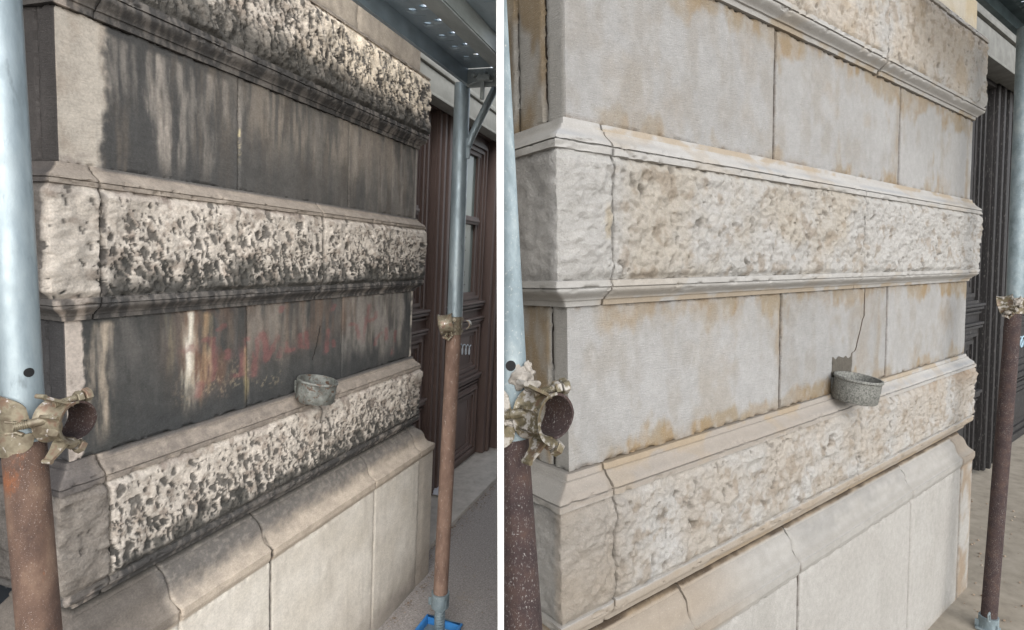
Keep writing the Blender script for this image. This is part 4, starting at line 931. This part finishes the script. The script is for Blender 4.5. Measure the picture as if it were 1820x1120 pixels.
def frame_axes(bay, P):
    """toward: from P to the lens side, right: to the viewer's right, in bay coordinates, horizontal"""
    cp = np.array(bay.R).T@(-bay.t)
    f = Vector(cp)-Vector(P); f.z = 0; f.normalize(); rgt = Vector((0, 0, 1)).cross(f); return f, rgt     # rgt points to viewer's right
def near_coupler(bay, root, C, s, zm, rm, hole, clip, plaster, bolt=True):
    """double coupler: C centre on the tube; f towards viewer, q to the right; s units per mm"""
    f, q = frame_axes(bay, C); k = Vector((0, 0, 1)); C = Vector(C)
    mm = s
    cp = thing('scaffold_coupler', bay, tuple(C), ('zinc-yellow scaffold clamp with open jaw on the near left tube' if bay is SOILED else 'plaster-splashed brass-coloured clamp with open jaw beside the cleaned pier'), 'scaffold clamp', 'scaffold clamps')
    def Q(a, b, h): return C+q*(a*mm)+f*(b*mm)+k*(h*mm)
    # shell gripping the tube: two lobes joined round the front-left
    m = MB()
    def lobe(u): w_ = 1-abs(2*u-1)**4; return None
    lf1 = lambda u: ((8*mm, (8+34*min(1, (4*u*(1-u))**.35))*mm))
    m.shell(C+k*3*mm, k, -q, -1.15, 1.75, 0, 1, lambda th, l: 27.5*mm, 3.5*mm, lf=lf1)
    lf2 = lambda u: ((-8-34*min(1, (4*u*(1-u))**.35))*mm, -8*mm)
    m.shell(C-k*2*mm, k, -q, -1.2, 1.95, 0, 1, lambda th, l: 27.5*mm, 3.5*mm, lf=lf2)
    m.shell(C, k, -q, -1.15, 1.15, -12*mm, 12*mm, lambda th, l: 27*mm, 3*mm)
    for sgn in (1, -1): m.tube([Q(-20, 20, 9*sgn), Q(-8, 27.5, 7*sgn), Q(-2, 33, 10*sgn)], 3*mm, 8)
    add('tube_grip', m.mesh(40), bay, zm, cp, clip=clip)
    # saddle between both jaws and the open jaw
    ax = (f*.75+q*.66+k*.0).normalized(); J = Q(50, 26, 2); side = Vector((0, 0, 1)).cross(ax).normalized()    # side = to the right, square to the jaw axis
    if side.dot(q) < 0: side = -side
    m = MB()
    flare = lambda th, l: 25.5*mm+ (abs(l/mm)/22)**3.2*9*mm*math.exp(-((math.cos(th)+1)/.9)**2)
    m.shell(J, ax, side, math.radians(98), math.radians(262), -22*mm, 22*mm, flare, 3.6*mm, 40, 16)
    # ears curling away at the top and bottom of the saddle
    for sg in (1, -1):
        e0 = J+k*(25*sg*mm)-side*6*mm
        pts = [e0, e0+k*6*sg*mm-side*9*mm, e0+k*(13 if sg > 0 else 15)*sg*mm-side*(22 if sg > 0 else 17)*mm, e0+k*(21 if sg > 0 else 26)*sg*mm-side*(36 if sg > 0 else 30)*mm]
        for i in range(3):
            a, b = pts[i], pts[i+1]; nrm = (b-a).cross(ax).normalized()*1.9*mm; w0 = ax*(15-3*i)*mm; w1 = ax*(15-3*(i+1))*mm
            m.poly([a-w0-nrm, a+w0-nrm, a+w0+nrm, a-w0+nrm, b-w1-nrm, b+w1-nrm, b+w1+nrm, b-w1+nrm], [(0, 1, 2, 3), (4, 7, 6, 5), (0, 4, 5, 1), (1, 5, 6, 2), (2, 6, 7, 3), (3, 7, 4, 0)])
        m.tube([pts[3]-ax*7*mm, pts[3]+ax*7*mm], 3.4*mm, 10)
    # web towards the tube grip
    m.shell(J-side*44*mm, ax, side, math.radians(-52), math.radians(52), -14*mm, 14*mm, lambda th, l: 16*mm, 4*mm, 20, 6)
    m.box(tuple(Q(18, 2, -13)), tuple(Q(26, 14, 13))) if False else None
    add('saddle', m.mesh(50), bay, zm, cp, clip=clip)
    m = MB(); lfc = lambda u: (-30*mm, (17-5*abs(2*u-1))*mm)
    m.shell(J+side*2.2*mm, ax, side, math.radians(-96), math.radians(94), 0, 1, lambda th, l: 25.5*mm, 3.4*mm, 40, 8, lf=lfc)
    add('jaw_cap', m.mesh(50), bay, rm, cp, clip=clip)
    # bolts
    m = MB(); b0 = Q(-12, 34, 3); b1 = Q(24, 34, 8); m.thread(b0, b0.lerp(b1, .45), 6.2*mm, 2.2*mm); m.tube([b0.lerp(b1, .45), b1, b1-f*12*mm+q*5*mm], 6.4*mm, 16)
    for sg, zz in ((1, 30), (-1, -31)):
        a = J+k*zz*mm-side*4*mm; dd = (side*.93+k*(.10 if sg > 0 else -.62)+f*.25).normalized()
        m.thread(a-dd*16*mm, a+dd*14*mm, 5*mm, 2*mm); m.hexnut(a+dd*(13 if sg > 0 else 3)*mm, dd, 9.5*mm, 9*mm); m.hexnut(a+dd*(24 if sg > 0 else 16)*mm, dd, 10.5*mm, 10*mm)
    add('bolt', m.mesh(30), bay, zm, cp, clip=clip)
    if plaster:
        for i, (a, b, h, R, sq) in enumerate(((20, 14, 46, 15, (1, .6, .9)), (33, 16, 37, 11, (1, .6, .7)), (14, 14, 56, 8, (.8, .6, 1.3)), (-2, 32, 2, 8, (1.3, .6, .8)), (-8, 30, 16, 6, (.8, .6, 1.6)), (46, 22, 30, 7, (1.2, .7, .6)), (27, 12, 60, 7, (.7, .6, 1.1)), (4, 30, -6, 6, (1.6, .6, .6)), (30, 12, 52, 7, (1., .6, .9)))):
            m = MB(); m.lump(Q(a, b, h), R*mm, 30+i, 4, .20, sq); add('plaster_lump', m.mesh(80), bay, M_PLASTER, cp, clip=clip)
    return cp
near_coupler(SOILED, st1, (-.714, -.783, .60), .0036, M_ZINC, M_RUST_D, None, False, False)
f, q = frame_axes(SOILED, (-.71, -.77, .7))
Hc = Vector((-.702, -.738, .872)); axS = d1
def bolt_hole_disc(bay, C, f, q, R, rr_, root, ax_, clip=False):
    """dark drilled hole wrapped on the tube's surface"""
    m = MB(); n = 20; vs = [None]*(n+1); cx = .30
    def on(a, h):
        u = a/R; return C+q*(math.sin(u)*R*1.015)+f*(math.cos(u)*R*1.015)+ax_*h
    u0 = hole_u[bay is SOILED]*R
    vs = [on(u0, 0)]+[on(u0+rr_*math.cos(2*math.pi*k/n), rr_*math.sin(2*math.pi*k/n)) for k in range(n)]
    m.poly(vs, [(0, k+1, (k+1) % n+1) for k in range(n)], True)
    add('bolt_hole_disc', m.mesh(80), bay, M_BLACK, root, clip=clip)
hole_u = {True: .40, False: .24}
bolt_hole_disc(SOILED, Hc, f, q, r, .024, st1, axS)

# nearest tube, cleaned bay
rc = .080
st2 = thing('scaffold_standard', CLEAN, (-.97, -.85, ZG[CLEAN]), 'near scaffold tube with white-splashed rusty lower half beside the cleaned pier', 'scaffold tube', 'scaffold tubes')
A = P3((-.942, -.589, 2.268)); Bp = P3((-.962, -.701, .84)); Cc = P3((-.969, -.725, .511)); Dd = P3((-.968, -.787, -.188)); d1 = (A-Bp).normalized(); d2 = (Cc-Dd).normalized()
m = MB(); m.tube([Bp-d1*.28, A+d1*.8], rc, 48); add('upper_tube', m.mesh(), CLEAN, M_GALV_D, st2, clip='cap')
m = MB(); base = Dd-d2*3.0; m.tube([Cc+d2*.2, Dd, Vector((base.x, base.y, ZG[CLEAN]+.01))], rc*.97, 48); add('lower_tube', m.mesh(), CLEAN, M_RUST_D, st2, clip='cap')
near_coupler(CLEAN, st2, (-.972, -.715, .66), .00303, M_ZINC_D, M_RUST_D, None, True, True)
f, q = frame_axes(CLEAN, (-.96, -.70, .8))
bolt_hole_disc(CLEAN, Vector((-.962, -.700, .852)), f, q, rc, .020, st2, d1, True)

def far_tube(bay, pts, r, mats, lab, splash_):
    top, mid, bot, jack = [Vector(p) for p in pts]
    T = thing('scaffold_standard', bay, (bot.x, bot.y, ZG[bay]), lab, 'scaffold tube', 'scaffold tubes')
    m = MB(); m.tube([mid-(top-mid).normalized()*.1, top], r, 32); add('upper_tube', m.mesh(), bay, mats[0], T, clip='cap')
    m = MB(); m.tube([bot, mid+(top-mid).normalized()*.01], r*.97, 32); add('lower_tube', m.mesh(), bay, mats[1], T, clip='cap')
    J = thing('base_jack', bay, (jack.x, jack.y, ZG[bay]), lab_j[bay], 'jack', 'screw jacks under the tubes')
    m = MB(); m.pipe(bot+Vector((0, 0, -.16)), bot+Vector((0, 0, .04)), r*1.2, r*.8); m.tube([bot+Vector((0, 0, -.02)), bot+Vector((0, 0, .02))], r*.85, 20)
    for a in (0, 2.1, 4.2): m.box((bot.x+math.cos(a)*r*1.2-.012, bot.y+math.sin(a)*r*1.2-.012, bot.z-.13), (bot.x+math.cos(a)*r*1.5+.012, bot.y+math.sin(a)*r*1.5+.012, bot.z-.02), .004)
    add('collar', m.mesh(), bay, mats[2], J, clip=True)
    m = MB(); m.thread((bot.x, bot.y, bot.z-.12), (jack.x, jack.y, ZG[bay]+.04), r*.72, .035); add('threaded_rod', m.mesh(30), bay, mats[2], J, clip=True)
    m = MB(); e_ = .25 if bay is SOILED else .10; m.box((jack.x-e_, jack.y-e_, ZG[bay]+.016), (jack.x+e_, jack.y+e_, ZG[bay]+.04), .004); add('base_plate', m.mesh(), bay, mats[2], J, clip=True)
    return T
lab_j = {SOILED: 'galvanised threaded jack standing in the blue crate', CLEAN: 'galvanised jack collar with wire loop under the splashed rusty tube'}
far_tube(SOILED, [(4.195, -.975, 3.74), (4.085, -1.05, .78), (3.956, -1.064, -3.04), (3.95, -1.07, -3.5)], .101, (M_GALV, M_RUST_P, M_GALV_D), 'far scaffold tube, grey above and brown rusty below, before the brown door', 0)
far_tube(CLEAN, [(6.96, -.57, 4.05), (6.70, -.635, .85), (6.215, -.625, -3.06), (6.2, -.625, -3.15)], .082, (M_GALV_D, M_RUST_D, M_GALV_D), 'far scaffold tube speckled with plaster at the right edge, before the black door', 0)
m = MB(); pp_ = Vector((6.16, -.64, -3.0)); m.tube([pp_+Vector((-.05, -.02, -.03)), pp_+Vector((-.16, -.03, .02)), pp_+Vector((-.18, -.03, .10)), pp_+Vector((-.12, -.03, .11)), pp_+Vector((-.05, -.02, .0))], .009, 8)
o = add('wire_loop', m.mesh(), CLEAN, M_GALV_D); tag(o, 'small bent wire loop hooked on the jack collar', 'wire')
# brace to the deck
br = thing('scaffold_brace', SOILED, (4.17, -1.15, 3.0), 'short diagonal galvanised brace under the steel deck', 'brace')
m = MB(); m.tube([(4.165, -1.10, 2.93), (4.175, -1.14, 3.08), (4.36, -1.43, 3.86)], .05, 20, rs=[.035, .05, .05]); add('brace_tube', m.mesh(), SOILED, M_GALV, br, clip='cap')
m = MB(); m.box((4.13, -1.14, 2.80), (4.16, -1.06, 3.06), .01); m.tube([(4.12, -1.12, 2.95), (4.20, -1.13, 2.97)], .02, 8); add('end_plate', m.mesh(), SOILED, M_GALV, br, clip=True)

def far_coupler(bay, C, s, zm, lab, clip, lumps):
    f, q = frame_axes(bay, C); k = Vector((0, 0, 1)); C = Vector(C); mm = s
    Q = lambda a, b, h: C+q*(a*mm)+f*(b*mm)+k*(h*mm)
    T = thing('scaffold_coupler', bay, tuple(C), lab, 'scaffold clamp', 'scaffold clamps')
    m = MB(); m.shell(C, k, f, 0, 6.2, -33*mm, 30*mm, lambda th, l: 26.5*mm, 4*mm, 36, 4)
    for h in (-20, 20): m.box(tuple(Q(27, -6, h-6)), tuple(Q(31, 6, h+6)))
    m.shell(Q(44, 0, 2), f*.6+q*-.2+k*.05, q, -1.3, 1.3, -13*mm, 13*mm, lambda th, l: 14*mm, 3.2*mm, 20, 4)
    add('tube_grip', m.mesh(45), bay, zm, T, clip=clip)
    m = MB(); ax = (q*.95+k*.22+f*.1).normalized(); J = Q(-22, 30, 6)
    m.shell(J, ax, f, -2.2, 2.2, -26*mm, 22*mm, lambda th, l: 28*mm+(abs(l/mm)/24)**3*5*mm, 3.6*mm, 30, 12)
    m.lump(J-ax*22*mm+k*4*mm, 13*mm, 8, 3, .1, (1, 1, 1.2)); add('jaw_cap', m.mesh(45), bay, zm, T, clip=clip)
    m = MB(); a = Q(-22, 34, -22); d = (k*-1+q*-.25).normalized(); m.thread(a, a+d*22*mm, 6*mm, 2.4*mm); m.hexnut(a+d*16*mm, d, 11*mm, 10*mm); m.tube([Q(-20, 50, 10), Q(-20, 56, 12)], 7*mm, 14); m.hexnut(Q(2, 36, 22), f, 9*mm, 9*mm)
    m.tube([Q(-14, 40, 4), Q(-4, 34, -34), Q(-18, 34, -52)], 5*mm, 8)
    add('bolt', m.mesh(30), bay, zm, T, clip=clip)
    if lumps:
        for i in range(14):
            m = MB(); rr_ = random.Random(i+60); m.lump(Q(rr_.uniform(-42, 22), rr_.uniform(22, 50), rr_.uniform(-26, 26)), rr_.uniform(6, 12)*mm, 80+i, 3, .2); add('plaster_lump', m.mesh(80), bay, M_PLASTER, T, clip=clip)
        for i in range(5): m = MB(); rr_ = random.Random(i+90); a0 = Q(rr_.uniform(-30, 20), 30, 20); m.tube([a0, a0+k*rr_.uniform(10, 24)*mm+q*rr_.uniform(-8, 8)*mm], 2.4*mm, 6); add('plaster_drip', m.mesh(80), bay, M_PLASTER, T, clip=clip)
far_coupler(SOILED, (4.072, -1.045, .66), .0037, M_ZINC, 'yellowish scaffold clamp on the far tube beside the brown door', True, False)
far_coupler(CLEAN, (6.685, -.64, .72), .00303, M_ZINC_D, 'plaster-caked scaffold clamp on the far tube beside the black door', True, True)

# ================= ring bowls on the walls
def cup(bay, C, R, H, tilt, mat, lab, touch):
    """iron cup open at the top, fixed to the wall by its back flange; C = rim centre"""
    C = Vector(C); T = thing('wall_cup', bay, tuple(C), lab, 'wall cup', 'iron cups fixed to the piers')
    ax = Vector(tilt).normalized(); x = Vector((1, 0, 0)); x = (x-ax*x.dot(ax)).normalized(); yv = ax.cross(x)
    m = MB(); n = 48; prof = [(0, R*1.03), (-.008, R*1.05), (-.02, R*1.05), (-.03, R), (-H*.5, R*1.0), (-H*.95, R*.99), (-H, R*.95), (-H*1.01, 0.001)]
    inn = [(-H*.80, .001), (-H*.78, R*.84), (-H*.5, R*.9), (-.02, R*.93), (0, R*.95)]
    pr = prof[::-1]+[(0, R*.99)]+inn[::-1]
    vs = []; 
    for h, rad in pr:
        for j in range(n):
            a = 2*math.pi*j/n; jj = 1+.012*math.sin(3*a+h*9); vs.append(C+ax*h+(x*math.cos(a)+yv*math.sin(a))*rad*jj)
    m.poly(vs, [(i*n+j, i*n+(j+1) % n, (i+1)*n+(j+1) % n, (i+1)*n+j) for i in range(len(pr)-1) for j in range(n)], True)
    add('bowl', m.mesh(40), bay, mat, T)
    m = MB(); tx, tz0, tz1 = touch
    m.box((tx-.07, -.02, tz0), (tx+.07, .0, tz1), .008); m.box((tx-.03, C.y+R*.6, C.z-H*.7), (tx+.03, -.01, C.z-H*.2), .008)
    m.hexnut((tx-.045, -.02, tz1-.04), (0, -1, 0), .016, .014); m.hexnut((tx-.045, -.02, tz0+.04), (0, -1, 0), .016, .014)
    add('bracket', m.mesh(), bay, mat, T)
cup(SOILED, (2.36, -.255, .165), .205, .235, tuple(frame_axes(SOILED, (2.36, -.255, .165))[1]*.12+Vector((0, -.05, 1))), M_CUP, 'pale chipped iron cup on the blackened wall', (2.36, -.12, .14))
cup(CLEAN, (3.45, -.215, .185), .195, .225, tuple(frame_axes(CLEAN, (3.45, -.215, .185))[1]*.12+Vector((0, -.04, 1))), M_CUP_D, 'dark iron cup with white splashes on the cleaned wall', (3.45, -.10, .16))
m = MB(); pts = []
nx, nz = 26, 26
for i in range(nx+1):
    for j in range(nz+1):
        u, v = i/nx, j/nz; n1 = (fbm(np.array([v*4.]), np.array([u*0+.5]), 3, 5)[0]-.5)*.06; n2 = (fbm(np.array([u*5.]), np.array([.5]), 3, 6)[0]-.5)*.10
        pts.append((3.39+.43*u+n1*(1 if u in (0, 1) else .5), -.010*(4*u*(1-u))**.3*(4*v*(1-v))**.3-.0045, .005+.33*v+n2*v))
m.poly(pts, [(i*(nz+1)+j, (i+1)*(nz+1)+j, (i+1)*(nz+1)+j+1, i*(nz+1)+j+1) for i in range(nx) for j in range(nz)], True)
add('mortar_patch', m.mesh(80), CLEAN, M_MORTAR, pier2)
# cracks: thin dark slivers running down the lower ashlar
def crack(bay, pts, wd, mat, par):
    m = MB(); P_ = [Vector(p) for p in pts]; Q_ = []
    rr_ = random.Random(len(pts)*7)
    for a, b in zip(P_[:-1], P_[1:]):
        for i in range(8): Q_.append(a.lerp(b, i/8)+Vector((rr_.uniform(-1, 1), 0, rr_.uniform(-1, 1)))*.006)
    Q_.append(P_[-1]); vs = []
    for i, p in enumerate(Q_):
        ww = wd*(.6+.6*rr_.random())*(1 if 0 < i < len(Q_)-1 else .2); vs += [p+Vector((-ww, -.006, 0)), p+Vector((ww, -.006, 0)), p+Vector((ww, .003, 0)), p+Vector((-ww, .003, 0))]
    fs = []
    for i in range(len(Q_)-1):
        for k in range(4): fs.append((4*i+k, 4*i+(k+1) % 4, 4*i+4+(k+1) % 4, 4*i+4+k))
    m.poly(vs, fs); add('crack', m.mesh(80), bay, mat, par)
crack(SOILED, [(2.71, 0, .69), (2.655, 0, .50), (2.582, 0, .31)], .004, M_CORE, pier1)
crack(CLEAN, [(4.083, 0, .99), (4.075, 0, .72), (3.974, 0, .53), (3.90, 0, .38), (3.80, 0, .34)], .005, M_CORE_C, pier2)

# ================= blue crate under the far jack
ct = thing('blue_crate', SOILED, (3.76, -1.0, ZG[SOILED]), 'shallow blue plastic crate on the pavement round the screw jack', 'crate')
m = MB(); x0, x1, y0, y1, z0, z1 = 3.50, 4.02, -1.36, -.85, ZG[SOILED]+.015, ZG[SOILED]+.14; t = .022
m.box((x0, y0, z0), (x1, y1, z0+t), .006)
for a, b in (((x0, y0, z0), (x0+t, y1, z1)), ((x1-t, y0, z0), (x1, y1, z1)), ((x0+t, y0, z0), (x1-t, y0+t, z1)), ((x0+t, y1-t, z0), (x1-t, y1, z1))): m.box(a, b, .006)
add('tray', m.mesh(), SOILED, M_BLUE, ct, clip=True)
m = MB(); m.tube([(x0, y0, z1), (x1, y0, z1), (x1, y1, z1), (x0, y1, z1), (x0, y0, z1)], .024, 10); add('rim', m.mesh(), SOILED, M_BLUE, ct, clip=True)

# ================= white dividing strip between the two bays, built as an added post
m = MB()
dist, wpx = 1.22, 13/1000*1.22
cx = (889.6-910)/1000*dist
bm = bmesh.new(); bmesh.ops.create_cube(bm, size=1)
for v in bm.verts: v.co = Vector((cx+v.co.x*wpx, dist+.0075+v.co.y*.015, 1.3+v.co.z*3.2))
bmesh.ops.bevel(bm, geom=[e for e in bm.edges if abs(e.verts[0].co.z-e.verts[1].co.z) > 1], offset=.0008, segments=1, affect='EDGES')
for v in bm.verts: v.co.z = max(v.co.z, 0.0)
m.bm(bm); me = m.mesh()
o = bpy.data.objects.new('white_divider', me); COL.objects.link(o); me.materials.append(M_WHITE)
tag(o, 'slender white dividing strip, built as an added post between the blackened and the cleaned bay', 'post')

clean_tags()
